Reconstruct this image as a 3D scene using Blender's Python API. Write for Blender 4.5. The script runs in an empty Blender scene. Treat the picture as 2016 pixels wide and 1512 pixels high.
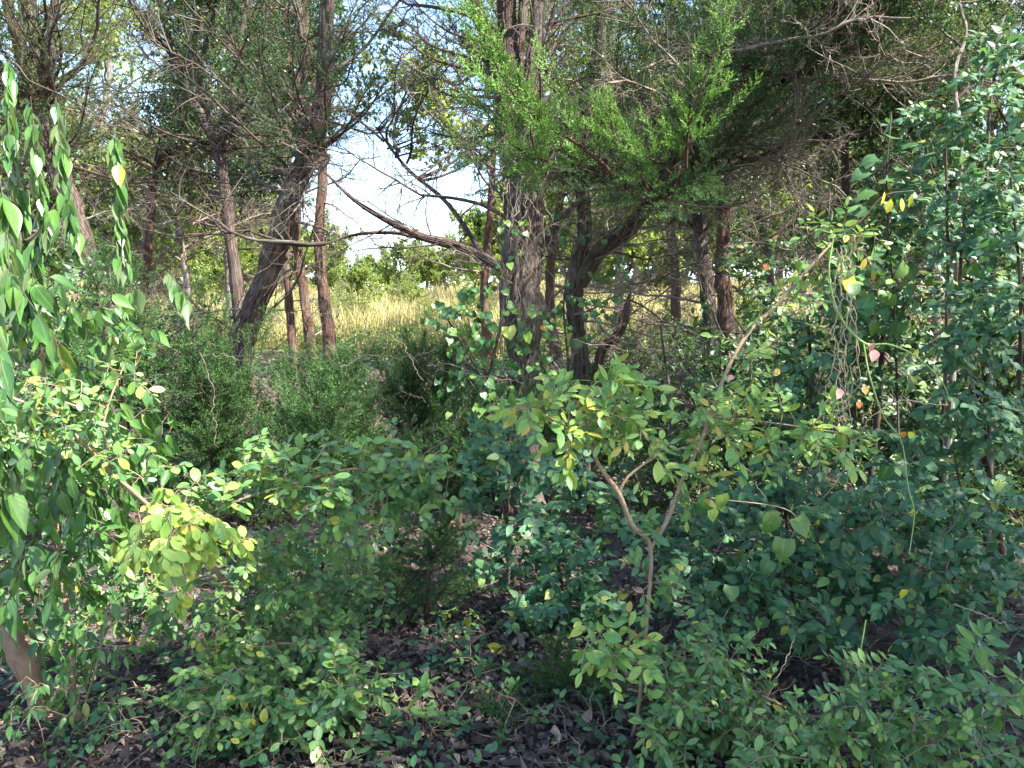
import bpy, math, random
import numpy as np
from mathutils import Matrix, Vector

rng = np.random.default_rng(7)
sc = bpy.context.scene
COL = sc.collection

# ------------------------------------------------------------------ camera, sky, sun, exposure
CAM = np.array([0.0, 0.0, 1.6])
F = 1523.0                      # focal length in pixels of the 2016-wide picture
PITCH = math.atan((756 - 650) / F)
cam_d = bpy.data.cameras.new('camera')
cam = bpy.data.objects.new('camera', cam_d); COL.objects.link(cam)
cam.location = CAM
cam.rotation_euler = (math.pi / 2 - PITCH, 0, 0)
cam_d.sensor_width = 36.0
cam_d.lens = 36.0 * F / 2016.0
cam_d.clip_start = 0.05; cam_d.clip_end = 2000
sc.camera = cam

SUN_TO = Vector((0.62, -0.38, 0.86)).normalized()      # towards the sun: right, a little behind the viewer, high
w = bpy.data.worlds.new("World"); sc.world = w; w.use_nodes = True
nt = w.node_tree; nt.nodes.clear()
sky = nt.nodes.new('ShaderNodeTexSky'); sky.sky_type = 'NISHITA'; sky.sun_disc = False
sky.sun_elevation = math.asin(SUN_TO.z)
sky.sun_rotation = math.atan2(SUN_TO.x, SUN_TO.y)
sky.air_density = 1.0; sky.dust_density = 0.6; sky.ozone_density = 1.2
bg = nt.nodes.new('ShaderNodeBackground'); bg.inputs[1].default_value = 0.13
wo = nt.nodes.new('ShaderNodeOutputWorld')
nt.links.new(sky.outputs[0], bg.inputs[0]); nt.links.new(bg.outputs[0], wo.inputs[0])
sd = bpy.data.lights.new('sun', 'SUN'); sd.energy = 5.0; sd.angle = math.radians(0.53); sd.color = (1.0, 0.94, 0.84)
so = bpy.data.objects.new('sun', sd); COL.objects.link(so)
so.rotation_euler = (-SUN_TO).to_track_quat('-Z', 'Y').to_euler(); so.location = (20, -12, 30)
sc.view_settings.view_transform = 'Standard'; sc.view_settings.look = 'None'
sc.view_settings.gamma = 1; sc.view_settings.use_curve_mapping = False
sc.view_settings.exposure = 2.35
sc.cycles.max_bounces = 7; sc.cycles.diffuse_bounces = 4; sc.cycles.transmission_bounces = 4; sc.cycles.glossy_bounces = 2
sc.cycles.use_denoising = True

# ------------------------------------------------------------------ geometry helpers
CP, SP = math.cos(PITCH), math.sin(PITCH)
def at(px, py, D):
    u = (px - 1008) / F; v = (756 - py) / F
    y = CP + v * SP; z = -SP + v * CP
    return CAM + np.array([u, y, z]) * (D / y)
def proj(P):
    d = np.asarray(P) - CAM
    fw = d[..., 1] * CP - d[..., 2] * SP
    up = d[..., 1] * SP + d[..., 2] * CP
    fw_ = np.where(fw < 0.05, 0.05, fw)
    return 1008 + F * d[..., 0] / fw_, 756 - F * up / fw_, fw
def hgt(x, y):
    x = np.asarray(x, float); y = np.asarray(y, float)
    b = np.interp(y, [-50, 7.5, 10, 14, 22, 50, 90, 160, 600], [0, 0, .17, .68, 1.08, 3.5, 5.6, 7.5, 9])
    near = np.exp(-((y - 4) / 30) ** 2)
    b = b + np.clip((y - 20) / 30, 0, 1) * (.6 * np.sin(x * .11 + 1.2) + .35 * np.sin(x * .31 + y * .13) + np.clip((np.abs(x + 2) - 8) / 18, 0, 1) * 1.2)
    return b + near * (0.035 * np.sin(x * 1.7 + y * .6) + 0.03 * np.sin(y * 2.3 - x * 0.8)) + 0.012 * np.sin(x * 6.1) * np.sin(y * 5.3)
def ground_pt(px, D, sink=0.0):
    x = (px - 1008) / F * D
    return np.array([x, D, float(hgt(x, D)) - sink])

def norm(a):
    n = np.linalg.norm(a, axis=-1, keepdims=True); return a / np.maximum(n, 1e-9)

def mesh_np(name, V, faces, mats=(), luv=None, smooth=True, midx=None):
    """faces: list of int arrays (m,k)."""
    me = bpy.data.meshes.new(name)
    V = np.ascontiguousarray(V, dtype=np.float32)
    me.vertices.add(len(V)); me.vertices.foreach_set('co', V.ravel())
    faces = [f for f in faces if len(f)]
    nl = sum(f.size for f in faces); npoly = sum(len(f) for f in faces)
    me.loops.add(nl); me.polygons.add(npoly)
    me.loops.foreach_set('vertex_index', np.concatenate([f.ravel() for f in faces]).astype(np.int32))
    tot = np.concatenate([np.full(len(f), f.shape[1], np.int32) for f in faces])
    st = np.concatenate([[0], np.cumsum(tot)[:-1]]).astype(np.int32)
    me.polygons.foreach_set('loop_start', st)
    if smooth: me.polygons.foreach_set('use_smooth', np.ones(npoly, bool))
    for m in mats: me.materials.append(m)
    if midx is not None: me.polygons.foreach_set('material_index', np.concatenate(midx).astype(np.int32))
    if luv is not None:
        a = me.attributes.new('luv', 'FLOAT_VECTOR', 'POINT')
        a.data.foreach_set('vector', np.ascontiguousarray(luv, dtype=np.float32).ravel())
    me.update(calc_edges=True)
    return me

def spline(pts, n):
    """Catmull-Rom resample of (k,d) points to n points."""
    pts = np.asarray(pts, float); k = len(pts)
    if k == 2:
        t = np.linspace(0, 1, n)[:, None]; return pts[0] * (1 - t) + pts[1] * t
    P = np.vstack([2 * pts[0] - pts[1], pts, 2 * pts[-1] - pts[-2]])
    t = np.linspace(0, k - 1 - 1e-6, n); i = t.astype(int); f = (t - i)[:, None]
    a, b, c, d = P[i], P[i + 1], P[i + 2], P[i + 3]
    return 0.5 * (2 * b + (c - a) * f + (2 * a - 5 * b + 4 * c - d) * f ** 2 + (3 * b - a - 3 * c + d) * f ** 3)

def frames(P):
    T = norm(np.gradient(P, axis=0)); n = len(P)
    ref = np.array([0.3, -1.0, 0.1]) if abs(T[0][1]) < .8 else np.array([1.0, 0, 0.2])
    X = np.zeros_like(P); x = ref - T[0] * ref.dot(T[0])
    for i in range(n):
        x = x - T[i] * x.dot(T[i]); x /= max(np.linalg.norm(x), 1e-9); X[i] = x
    return T, X, np.cross(T, X)

class Tubes:
    def __init__(s): s.V = []; s.Q = []; s.U = []; s.n = 0
    def add(s, P, r0, r1=None, sides=4, rad=None):
        P = np.asarray(P, float); n = len(P)
        r = np.linspace(r0, r1 if r1 is not None else r0 * .4, n) if rad is None else rad
        T, X, Y = frames(P)
        th = np.arange(sides) * 2 * math.pi / sides
        R = P[:, None] + r[:, None, None] * (np.cos(th)[None, :, None] * X[:, None] + np.sin(th)[None, :, None] * Y[:, None])
        L = np.concatenate([[0], np.cumsum(np.linalg.norm(np.diff(P, axis=0), axis=1))])
        U = np.stack([np.broadcast_to(th * max(r[0], .004), (n, sides)), np.broadcast_to(L[:, None], (n, sides)), np.zeros((n, sides))], -1)
        i = np.arange(n - 1)[:, None] * sides; j = np.arange(sides)[None]; k = (j + 1) % sides
        q = np.stack([i + j, i + k, i + sides + k, i + sides + j], -1).reshape(-1, 4) + s.n
        s.V.append(R.reshape(-1, 3)); s.U.append(U.reshape(-1, 3)); s.Q.append(q); s.n += n * sides
    def mesh(s, name, mat):
        return mesh_np(name, np.concatenate(s.V), [np.concatenate(s.Q)], [mat], np.concatenate(s.U))

def trunk_mesh(name, P, rad, mat, sides=36, step=0.045, seed=0, flute=0.13, cap=True):
    """A trunk of shreddy bark: long ridges that run up the stem and drift round it."""
    r_ = np.random.default_rng(seed)
    P = np.asarray(P, float); L = np.sum(np.linalg.norm(np.diff(P, axis=0), axis=1))
    n = max(8, int(L / step))
    Q = spline(np.hstack([P, np.asarray(rad, float)[:, None]]), n); C = Q[:, :3].copy(); R = np.maximum(Q[:, 3], .002)
    s = np.linspace(0, L, n)
    wob = R[:, None] * np.stack([.12 * np.sin(s * 3.1 + r_.random() * 6) + .08 * np.sin(s * 11 + r_.random() * 6), .12 * np.cos(s * 2.3 + r_.random() * 6), 0 * s], 1)
    for _ in range(int(L * 2)):      # knots and old branch collars
        c_ = r_.uniform(0, L); R = R * (1 + r_.uniform(.04, .16) * np.exp(-((s - c_) / r_.uniform(.03, .12)) ** 2))
    C += wob
    T, X, Y = frames(C)
    th = np.arange(sides) * 2 * math.pi / sides
    D = np.zeros((n, sides))
    for k, a in ((2, .08), (3, .08), (5, .07), (7, .06), (9, .06), (13, .07), (17, .07), (23, .06)):
        ph = np.cumsum(r_.normal(0, .055 * math.sqrt(k), n)) * .5 + r_.random() * 6
        am = a * (0.7 + .5 * np.sin(s * (1 + r_.random() * 2) + r_.random() * 6))
        D += am[:, None] * np.cos(k * th[None] + ph[:, None])
    D = D * flute / .13 * .6
    D += r_.normal(0, .02 * flute / .13, (n, sides))
    RR = R[:, None] * (1 + D)
    V = C[:, None] + RR[..., None] * (np.cos(th)[None, :, None] * X[:, None] + np.sin(th)[None, :, None] * Y[:, None])
    U = np.stack([np.broadcast_to(th * R.mean() * 1.0, (n, sides)), np.broadcast_to(s[:, None], (n, sides)), D], -1)
    i = np.arange(n - 1)[:, None] * sides; j = np.arange(sides)[None]; k = (j + 1) % sides
    q = np.stack([i + j, i + k, i + sides + k, i + sides + j], -1).reshape(-1, 4)
    return mesh_np(name, V.reshape(-1, 3), [q], [mat], U.reshape(-1, 3)), C, R

# ------------------------------------------------------------------ materials
def new_mat(name):
    m = bpy.data.materials.new(name); m.use_nodes = True; n = m.node_tree; n.nodes.clear()
    out = n.nodes.new('ShaderNodeOutputMaterial')
    return m, n, out
def N(n, t, **kw):
    x = n.nodes.new(t)
    for k, v in kw.items():
        if k.startswith('i_'): x.inputs[int(k[2:])].default_value = v
        else: setattr(x, k, v)
    return x
def math_(n, op, a, b=None):
    x = n.nodes.new('ShaderNodeMath'); x.operation = op
    for i, v in enumerate((a, b)):
        if v is None: continue
        if isinstance(v, (int, float)): x.inputs[i].default_value = v
        else: n.links.new(v, x.inputs[i])
    return x.outputs[0]
def ramp(n, fac, stops, interp='LINEAR'):
    r = n.nodes.new('ShaderNodeValToRGB'); r.color_ramp.interpolation = interp
    while len(r.color_ramp.elements) < len(stops): r.color_ramp.elements.new(.5)
    for e, (p, c) in zip(r.color_ramp.elements, stops):
        e.position = p; e.color = (*c, 1) if len(c) == 3 else c
    n.links.new(fac, r.inputs[0]); return r.outputs[0]
def mix(n, f, a, b, mode='MIX'):
    x = n.nodes.new('ShaderNodeMix'); x.data_type = 'RGBA'; x.blend_type = mode
    for idx, v in ((0, f), (6, a), (7, b)):
        if isinstance(v, (int, float)): x.inputs[idx].default_value = v
        elif isinstance(v, tuple): x.inputs[idx].default_value = (*v, 1) if len(v) == 3 else v
        else: n.links.new(v, x.inputs[idx])
    return x.outputs[2]
def rand_fac(n):
    oi = n.nodes.new('ShaderNodeObjectInfo'); g = n.nodes.new('ShaderNodeNewGeometry')
    s = math_(n, 'ADD', oi.outputs['Random'], g.outputs['Random Per Island'])
    return math_(n, 'FRACT', s), g

def leaf_mat(name, stops, back=(.16, .2, .1), rough=.42, trans=.28, rib=(.2, .27, .11), spots=0.25, spotcol=(.3, .27, .06), backmix=.5, spec=.5):
    m, n, out = new_mat(name)
    f, g = rand_fac(n)
    c = ramp(n, f, stops)
    at_ = N(n, 'ShaderNodeAttribute', attribute_name='luv')
    # blotches with a shape of their own, different on each leaf
    comb = n.nodes.new('ShaderNodeCombineXYZ'); n.links.new(math_(n, 'MULTIPLY', f, 57.0), comb.inputs[2])
    add = n.nodes.new('ShaderNodeVectorMath'); add.operation = 'ADD'
    n.links.new(at_.outputs['Vector'], add.inputs[0]); n.links.new(comb.outputs[0], add.inputs[1])
    nz = N(n, 'ShaderNodeTexNoise'); nz.inputs['Scale'].default_value = 4.5; nz.inputs['Detail'].default_value = 3
    n.links.new(add.outputs[0], nz.inputs['Vector'])
    sp = ramp(n, nz.outputs[0], [(.56, (0, 0, 0)), (.70, (1, 1, 1))])
    c = mix(n, math_(n, 'MULTIPLY', sp, spots), c, spotcol)
    nz2 = N(n, 'ShaderNodeTexNoise'); nz2.inputs['Scale'].default_value = 2.0
    n.links.new(add.outputs[0], nz2.inputs['Vector'])
    c = mix(n, .35, c, mix(n, 1.0, c, ramp(n, nz2.outputs[0], [(.3, (.55, .55, .55)), (.7, (1.5, 1.5, 1.5))]), 'MULTIPLY'))
    sx = n.nodes.new('ShaderNodeSeparateXYZ'); n.links.new(at_.outputs['Vector'], sx.inputs[0])
    ax = math_(n, 'ABSOLUTE', sx.outputs[0])
    rb = ramp(n, ax, [(0.0, (1, 1, 1)), (.10, (0, 0, 0))])
    c = mix(n, math_(n, 'MULTIPLY', rb, .65), c, rib)
    c = mix(n, math_(n, 'MULTIPLY', g.outputs['Backfacing'], backmix), c, back)
    bs = n.nodes.new('ShaderNodeBsdfPrincipled'); bs.inputs['Roughness'].default_value = rough
    bs.inputs['Specular IOR Level'].default_value = spec
    n.links.new(c, bs.inputs['Base Color'])
    # side veins as fine relief
    wv = math_(n, 'SINE', math_(n, 'ADD', math_(n, 'MULTIPLY', sx.outputs[1], 46.0), math_(n, 'MULTIPLY', ax, -14.0)))
    bp = N(n, 'ShaderNodeBump'); bp.inputs['Strength'].default_value = .08; bp.inputs['Distance'].default_value = .001
    n.links.new(wv, bp.inputs['Height']); n.links.new(bp.outputs[0], bs.inputs['Normal'])
    tr = n.nodes.new('ShaderNodeBsdfTranslucent')
    n.links.new(mix(n, 1.0, c, (1.5, 1.55, .7), 'MULTIPLY'), tr.inputs[0])
    ms = n.nodes.new('ShaderNodeMixShader'); ms.inputs[0].default_value = trans
    n.links.new(bs.outputs[0], ms.inputs[1]); n.links.new(tr.outputs[0], ms.inputs[2]); n.links.new(ms.outputs[0], out.inputs[0])
    return m

def cedar_mat(name, dark, light, tip, brown=(.13, .075, .03)):
    m, n, out = new_mat(name)
    g = n.nodes.new('ShaderNodeNewGeometry')
    at_ = N(n, 'ShaderNodeAttribute', attribute_name='luv')
    sx = n.nodes.new('ShaderNodeSeparateXYZ'); n.links.new(at_.outputs['Vector'], sx.inputs[0])
    c = ramp(n, g.outputs['Random Per Island'], [(0, dark), (.9, light), (.965, light), (.985, brown)])
    c = mix(n, math_(n, 'MULTIPLY', sx.outputs[2], .8), c, tip)
    bs = n.nodes.new('ShaderNodeBsdfPrincipled'); bs.inputs['Roughness'].default_value = .6
    bs.inputs['Specular IOR Level'].default_value = .3
    n.links.new(c, bs.inputs['Base Color'])
    tr = n.nodes.new('ShaderNodeBsdfTranslucent'); n.links.new(mix(n, 1.0, c, (1.4, 1.4, .7), 'MULTIPLY'), tr.inputs[0])
    ms = n.nodes.new('ShaderNodeMixShader'); ms.inputs[0].default_value = .22
    n.links.new(bs.outputs[0], ms.inputs[1]); n.links.new(tr.outputs[0], ms.inputs[2]); n.links.new(ms.outputs[0], out.inputs[0])
    return m

def bark_mat(name, c0, c1, c2, sx_=70, sy_=5, strength=.9, dist=.02):
    m, n, out = new_mat(name)
    at_ = N(n, 'ShaderNodeAttribute', attribute_name='luv')
    mp = N(n, 'ShaderNodeMapping'); mp.inputs['Scale'].default_value = (sx_, sy_, 1)
    n.links.new(at_.outputs['Vector'], mp.inputs[0])
    oi = n.nodes.new('ShaderNodeObjectInfo'); comb = n.nodes.new('ShaderNodeCombineXYZ')
    n.links.new(math_(n, 'MULTIPLY', oi.outputs['Random'], 40.), comb.inputs[2])
    add = n.nodes.new('ShaderNodeVectorMath'); n.links.new(mp.outputs[0], add.inputs[0]); n.links.new(comb.outputs[0], add.inputs[1])
    nz = N(n, 'ShaderNodeTexNoise'); nz.inputs['Scale'].default_value = 1; nz.inputs['Detail'].default_value = 6; nz.inputs['Roughness'].default_value = .65
    nz.inputs['Distortion'].default_value = .25
    n.links.new(add.outputs[0], nz.inputs['Vector'])
    c = ramp(n, nz.outputs[0], [(.3, c0), (.48, c1), (.68, c2)])
    tc = N(n, 'ShaderNodeTexCoord'); nb = N(n, 'ShaderNodeTexNoise'); nb.inputs['Scale'].default_value = 3.5; nb.inputs['Detail'].default_value = 2
    n.links.new(tc.outputs['Object'], nb.inputs['Vector'])
    c = mix(n, math_(n, 'MULTIPLY', ramp(n, nb.outputs[0], [(.5, (0, 0, 0)), (.65, (1, 1, 1))]), .35), c, (.16, .17, .15))
    bs = n.nodes.new('ShaderNodeBsdfPrincipled'); bs.inputs['Roughness'].default_value = .9
    bs.inputs['Specular IOR Level'].default_value = .2
    n.links.new(c, bs.inputs['Base Color'])
    bp = N(n, 'ShaderNodeBump'); bp.inputs['Strength'].default_value = strength; bp.inputs['Distance'].default_value = dist
    n.links.new(nz.outputs[0], bp.inputs['Height']); n.links.new(bp.outputs[0], bs.inputs['Normal'])
    n.links.new(bs.outputs[0], out.inputs[0]); return m

M = {}
M['cedar_bark'] = bark_mat('cedar_bark', (.012, .008, .006), (.075, .05, .04), (.24, .19, .165), 150, 8, 1.0, .03)
M['red_bark'] = bark_mat('red_cedar_bark', (.014, .007, .006), (.09, .047, .033), (.24, .155, .12), 150, 8, 1.0, .03)
M['orange_bark'] = bark_mat('smooth_orange_bark', (.16, .09, .055), (.24, .145, .09), (.31, .21, .14), 25, 9, .4, .006)
M['stem'] = bark_mat('shrub_stem', (.15, .10, .065), (.24, .17, .11), (.33, .26, .18), 120, 40, .3, .002)
M['grey_bark'] = bark_mat('grey_bark', (.07, .06, .05), (.18, .155, .13), (.33, .30, .26), 40, 9)
M['dead_twig'] = bark_mat('dead_twig', (.07, .05, .04), (.16, .125, .10), (.30, .25, .21), 80, 20, .3, .003)
M['dark_twig'] = bark_mat('dark_twig', (.02, .013, .01), (.05, .034, .026), (.12, .09, .07), 80, 20, .3, .003)
M['green_vine'] = bark_mat('green_vine', (.17, .25, .07), (.23, .33, .10), (.32, .40, .15), 60, 30, .2, .001)
M['straw_vine'] = bark_mat('straw_vine', (.24, .18, .11), (.33, .26, .17), (.45, .37, .26), 60, 30, .2, .001)

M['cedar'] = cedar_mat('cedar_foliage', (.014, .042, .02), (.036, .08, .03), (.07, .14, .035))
M['cedar_bright'] = cedar_mat('fresh_sunlit_cedar_foliage', (.04, .12, .025), (.09, .20, .038), (.21, .36, .07))  # fresh green, with sunlight on the boughs and tips painted into the colour
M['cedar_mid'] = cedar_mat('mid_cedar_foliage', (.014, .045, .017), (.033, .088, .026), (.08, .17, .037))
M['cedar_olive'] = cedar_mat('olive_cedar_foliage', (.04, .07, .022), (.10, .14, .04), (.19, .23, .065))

M['privet'] = leaf_mat('privet_leaf', [(0, (.045, .13, .05)), (.4, (.08, .19, .06)), (.75, (.13, .25, .06)), (.975, (.20, .32, .065)), (.99, (.42, .38, .05))], spots=.35, back=(.13, .21, .10))
M['privet_yellow'] = leaf_mat('yellowing_privet_leaf', [(0, (.09, .21, .06)), (.5, (.16, .31, .065)), (.8, (.26, .38, .07)), (.95, (.42, .42, .08)), (.992, (.42, .24, .05))], spots=.4, spotcol=(.4, .26, .05), back=(.18, .26, .10))
M['lime'] = leaf_mat('lime_privet_leaf', [(0, (.14, .29, .06)), (.5, (.24, .40, .075)), (.85, (.38, .48, .09)), (1, (.52, .48, .07))], spots=.4, spotcol=(.42, .26, .06), back=(.26, .36, .13))
M['blue_shrub'] = leaf_mat('bluish_shrub_leaf', [(0, (.026, .085, .045)), (.5, (.046, .135, .064)), (.85, (.085, .19, .075)), (.975, (.15, .26, .07)), (.994, (.3, .3, .06))], back=(.06, .12, .075), spots=.18, rough=.52, rib=(.08, .15, .08), spec=.38)
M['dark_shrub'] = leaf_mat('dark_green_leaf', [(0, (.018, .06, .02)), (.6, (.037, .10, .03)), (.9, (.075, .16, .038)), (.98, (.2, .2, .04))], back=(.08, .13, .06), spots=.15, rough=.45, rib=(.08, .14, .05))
M['droop'] = leaf_mat('glossy_drooping_leaf', [(0, (.035, .105, .03)), (.5, (.055, .145, .035)), (.95, (.10, .22, .045)), (.99, (.26, .27, .05))], back=(.16, .22, .12), spots=.15, rough=.34, rib=(.17, .27, .08), backmix=.8, spec=.55)
M['heart'] = leaf_mat('vine_heart_leaf', [(0, (.03, .10, .03)), (.6, (.05, .15, .04)), (.85, (.10, .20, .045)), (1, (.16, .25, .05))], spots=.3, rough=.4, back=(.12, .19, .08))
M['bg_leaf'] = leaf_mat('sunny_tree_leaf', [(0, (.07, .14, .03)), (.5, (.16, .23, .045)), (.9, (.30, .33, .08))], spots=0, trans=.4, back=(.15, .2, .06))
M['dry_leaf'] = leaf_mat('dry_leaf', [(0, (.025, .018, .017)), (.4, (.055, .04, .036)), (.7, (.10, .075, .065)), (.9, (.19, .14, .11)), (1, (.38, .29, .2))], back=(.22, .17, .15), spots=.3, spotcol=(.06, .04, .03), trans=.05, rough=.75, rib=(.12, .08, .06))
M['tan_leaf'] = leaf_mat('tan_dry_leaf', [(0, (.32, .20, .12)), (.5, (.42, .30, .19)), (1, (.5, .38, .25))], back=(.4, .32, .24), spots=.3, spotcol=(.2, .12, .07), trans=.1, rough=.7, rib=(.3, .2, .12))
M['pink_leaf'] = leaf_mat('withered_pink_leaf', [(0, (.50, .22, .22)), (1, (.62, .32, .30))], back=(.55, .3, .3), spots=.3, spotcol=(.4, .12, .08), trans=.2, rough=.6, rib=(.4, .2, .2))
M['orange_leaf'] = leaf_mat('withered_orange_leaf', [(0, (.45, .12, .03)), (.5, (.55, .22, .05)), (1, (.6, .42, .10))], back=(.5, .25, .1), spots=.4, spotcol=(.25, .07, .03), trans=.25, rough=.6, rib=(.4, .2, .1))
M['yellow_leaf'] = leaf_mat('yellow_leaf', [(0, (.42, .42, .03)), (1, (.55, .50, .05))], back=(.5, .5, .12), spots=.2, trans=.35, rough=.5, rib=(.5, .5, .15))

def grass_mat():
    m, n, out = new_mat('dry_grass'); g = n.nodes.new('ShaderNodeNewGeometry')
    c = ramp(n, g.outputs['Random Per Island'], [(0, (.10, .16, .035)), (.25, (.20, .22, .06)), (.5, (.40, .34, .15)), (1, (.62, .50, .29))])
    d = N(n, 'ShaderNodeBsdfDiffuse'); n.links.new(c, d.inputs[0]); t = N(n, 'ShaderNodeBsdfTranslucent'); n.links.new(c, t.inputs[0])
    ms = n.nodes.new('ShaderNodeMixShader'); ms.inputs[0].default_value = .35
    n.links.new(d.outputs[0], ms.inputs[1]); n.links.new(t.outputs[0], ms.inputs[2]); n.links.new(ms.outputs[0], out.inputs[0]); return m
M['grass'] = grass_mat()
def ground_mat():
    m, n, out = new_mat('forest_floor')
    tc = N(n, 'ShaderNodeTexCoord')
    n1 = N(n, 'ShaderNodeTexNoise'); n1.inputs['Scale'].default_value = 1.3; n1.inputs['Detail'].default_value = 5
    n2 = N(n, 'ShaderNodeTexNoise'); n2.inputs['Scale'].default_value = 38; n2.inputs['Detail'].default_value = 6; n2.inputs['Roughness'].default_value = .7
    vo = N(n, 'ShaderNodeTexVoronoi'); vo.inputs['Scale'].default_value = 28
    for x in (n1, n2, vo): n.links.new(tc.outputs['Object'], x.inputs['Vector'])
    a = ramp(n, n2.outputs[0], [(.3, (.02, .014, .013)), (.5, (.06, .042, .037)), (.72, (.17, .13, .115))])
    b = ramp(n, n1.outputs[0], [(.35, (.03, .022, .021)), (.6, (.125, .08, .062)), (.8, (.10, .075, .065))])
    c = mix(n, .5, a, b)
    c = mix(n, .3, c, vo.outputs['Color'], 'SOFT_LIGHT')
    # out in the field the soil gives way to dry turf
    sx = n.nodes.new('ShaderNodeSeparateXYZ'); n.links.new(tc.outputs['Object'], sx.inputs[0])
    fy = math_(n, 'ADD', sx.outputs[1], math_(n, 'MULTIPLY', n1.outputs[0], 6.0))
    fr = N(n, 'ShaderNodeMapRange'); fr.inputs[1].default_value = 19; fr.inputs[2].default_value = 26; n.links.new(fy, fr.inputs[0])
    c = mix(n, fr.outputs[0], c, ramp(n, n2.outputs[0], [(.3, (.14, .14, .05)), (.7, (.36, .30, .14))]))
    bs = n.nodes.new('ShaderNodeBsdfPrincipled'); bs.inputs['Roughness'].default_value = .95; n.links.new(c, bs.inputs['Base Color'])
    bp = N(n, 'ShaderNodeBump'); bp.inputs['Strength'].default_value = .9; bp.inputs['Distance'].default_value = .03
    n.links.new(n2.outputs[0], bp.inputs['Height']); n.links.new(bp.outputs[0], bs.inputs['Normal'])
    n.links.new(bs.outputs[0], out.inputs[0]); return m
M['ground'] = ground_mat()

# ------------------------------------------------------------------ objects
def tag(o, label=None, cat=None, group=None, kind=None):
    if label: o['label'] = label
    if cat: o['category'] = cat
    if group: o['group'] = group
    if kind: o['kind'] = kind
    return o
def thing(name, label, cat, loc=(0, 0, 0), group=None):
    o = bpy.data.objects.new(name, None); COL.objects.link(o); o.location = Vector(loc)
    o.empty_display_size = .2
    return tag(o, label, cat, group)
def part(name, me, parent, kind=None, label=None):
    """world-space mesh as a child: the parent only carries a location."""
    o = bpy.data.objects.new(name, me); COL.objects.link(o)
    if parent is not None:
        o.parent = parent
        o.location = -(np_root(parent))
    if kind: o['kind'] = kind
    if label: o['label'] = label
    return o
def np_root(p):
    v = Vector((0, 0, 0))
    while p is not None: v = v + p.location; p = p.parent
    return v

# ------------------------------------------------------------------ leaf shapes
def leaf_tpl(L, W, shape='ellipse', fold=.25, curl=.15, n=5, twist=0.0, petiole=0.0):
    v = np.linspace(0, 1, n + 1)
    if shape == 'ellipse': wd = np.sin(math.pi * v ** .95) ** .75
    elif shape == 'ovate': wd = np.sin(math.pi * v ** .68) ** .85
    elif shape == 'oval': wd = np.sin(math.pi * v ** 1.15) ** .6
    elif shape == 'drop': wd = np.sin(math.pi * v ** .72) ** .95 * (1 - .45 * v ** 3)
    elif shape == 'heart': wd = np.interp(v, [0, .16, .33, .5, .67, .83, 1], [0, .86, 1, .9, .64, .32, 0])
    hw = W / 2 * wd
    V = [(0, 0, 0)]; U = [(0, 0, 0)]
    for i in range(1, n):
        back = -.22 * L if (shape == 'heart' and i == 1) else 0.
        y = v[i] * L; zc = -curl * L * v[i] ** 2; tw = twist * v[i]
        for sgn in (-1, 0, 1):
            x = sgn * hw[i]
            V.append((x * math.cos(tw), y + (back if sgn else 0), zc + abs(x) * fold + x * math.sin(tw))); U.append((sgn, v[i], 0))
    V.append((0, L, -curl * L)); U.append((0, 1, 0))
    V = np.array(V); U = np.array(U, float)
    V[:, 1] += petiole
    t = [(0, 2, 1), (0, 3, 2)]; e = len(V) - 1; b = 1 + 3 * (n - 2)
    t += [(b, b + 1, e), (b + 1, b + 2, e)]
    q = []
    for i in range(n - 2):
        a = 1 + 3 * i; q += [(a, a + 1, a + 4, a + 3), (a + 1, a + 2, a + 5, a + 4)]
    return V, U, np.array(t), np.array(q).reshape(-1, 4)
def tpls(L, W, shape, n=5, k=4, fold=.17, curl=.12, seed=0, pet=0.0):
    r = np.random.default_rng(seed); out = []
    for i in range(k):
        out.append(leaf_tpl(L * r.uniform(.9, 1.1), W * r.uniform(.85, 1.15), shape, fold * r.uniform(.3, 1.7), curl * r.uniform(-.5, 2.2), n, r.normal(0, .35), pet))
    return out
T = {
    'privet': tpls(.052, .028, 'oval', pet=.004, seed=1),
    'ell': tpls(.062, .028, 'ellipse', pet=.004, seed=2),
    'ovate': tpls(.062, .038, 'ovate', pet=.004, seed=3, fold=.10, curl=.08),
    'drop': tpls(.105, .043, 'drop', n=7, pet=.012, seed=4, fold=.3, curl=.22, k=5),
    'heart': tpls(.085, .085, 'heart', n=6, pet=.01, seed=5, fold=.15, curl=.2),
    'small': tpls(.05, .026, 'ellipse', n=3, seed=6, k=3),
    'wither': tpls(.06, .05, 'ovate', n=5, seed=8, k=4, fold=.8, curl=.7),
    'litter': tpls(.06, .03, 'ovate', n=3, seed=7, k=4, fold=.6, curl=.5),
}
def axes(d, n0):
    d = norm(d); Z = norm(n0 - d * np.sum(n0 * d, -1, keepdims=True)); X = np.cross(d, Z); return X, d, Z
def leaves_mesh(name, tp, pos, X, Y, Z, s, idx, mat, tipness=None):
    Vs = []; Us = []; Ts = []; Qs = []; off = 0
    for k, (V, U, t, q) in enumerate(tp):
        sel = np.nonzero(idx == k)[0]
        if not len(sel): continue
        P = pos[sel][:, None] + s[sel][:, None, None] * (V[None, :, 0:1] * X[sel][:, None] + V[None, :, 1:2] * Y[sel][:, None] + V[None, :, 2:3] * Z[sel][:, None])
        m = len(sel); nv = len(V)
        o = off + np.arange(m)[:, None, None] * nv
        Vs.append(P.reshape(-1, 3)); Us.append(np.tile(U, (m, 1))); Ts.append((t[None] + o).reshape(-1, 3))
        if len(q): Qs.append((q[None] + o).reshape(-1, 4))
        off += m * nv
    return mesh_np(name, np.concatenate(Vs), [np.concatenate(Ts)] + ([np.concatenate(Qs)] if Qs else []), [mat], np.concatenate(Us))
_leafmesh = {}
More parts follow.
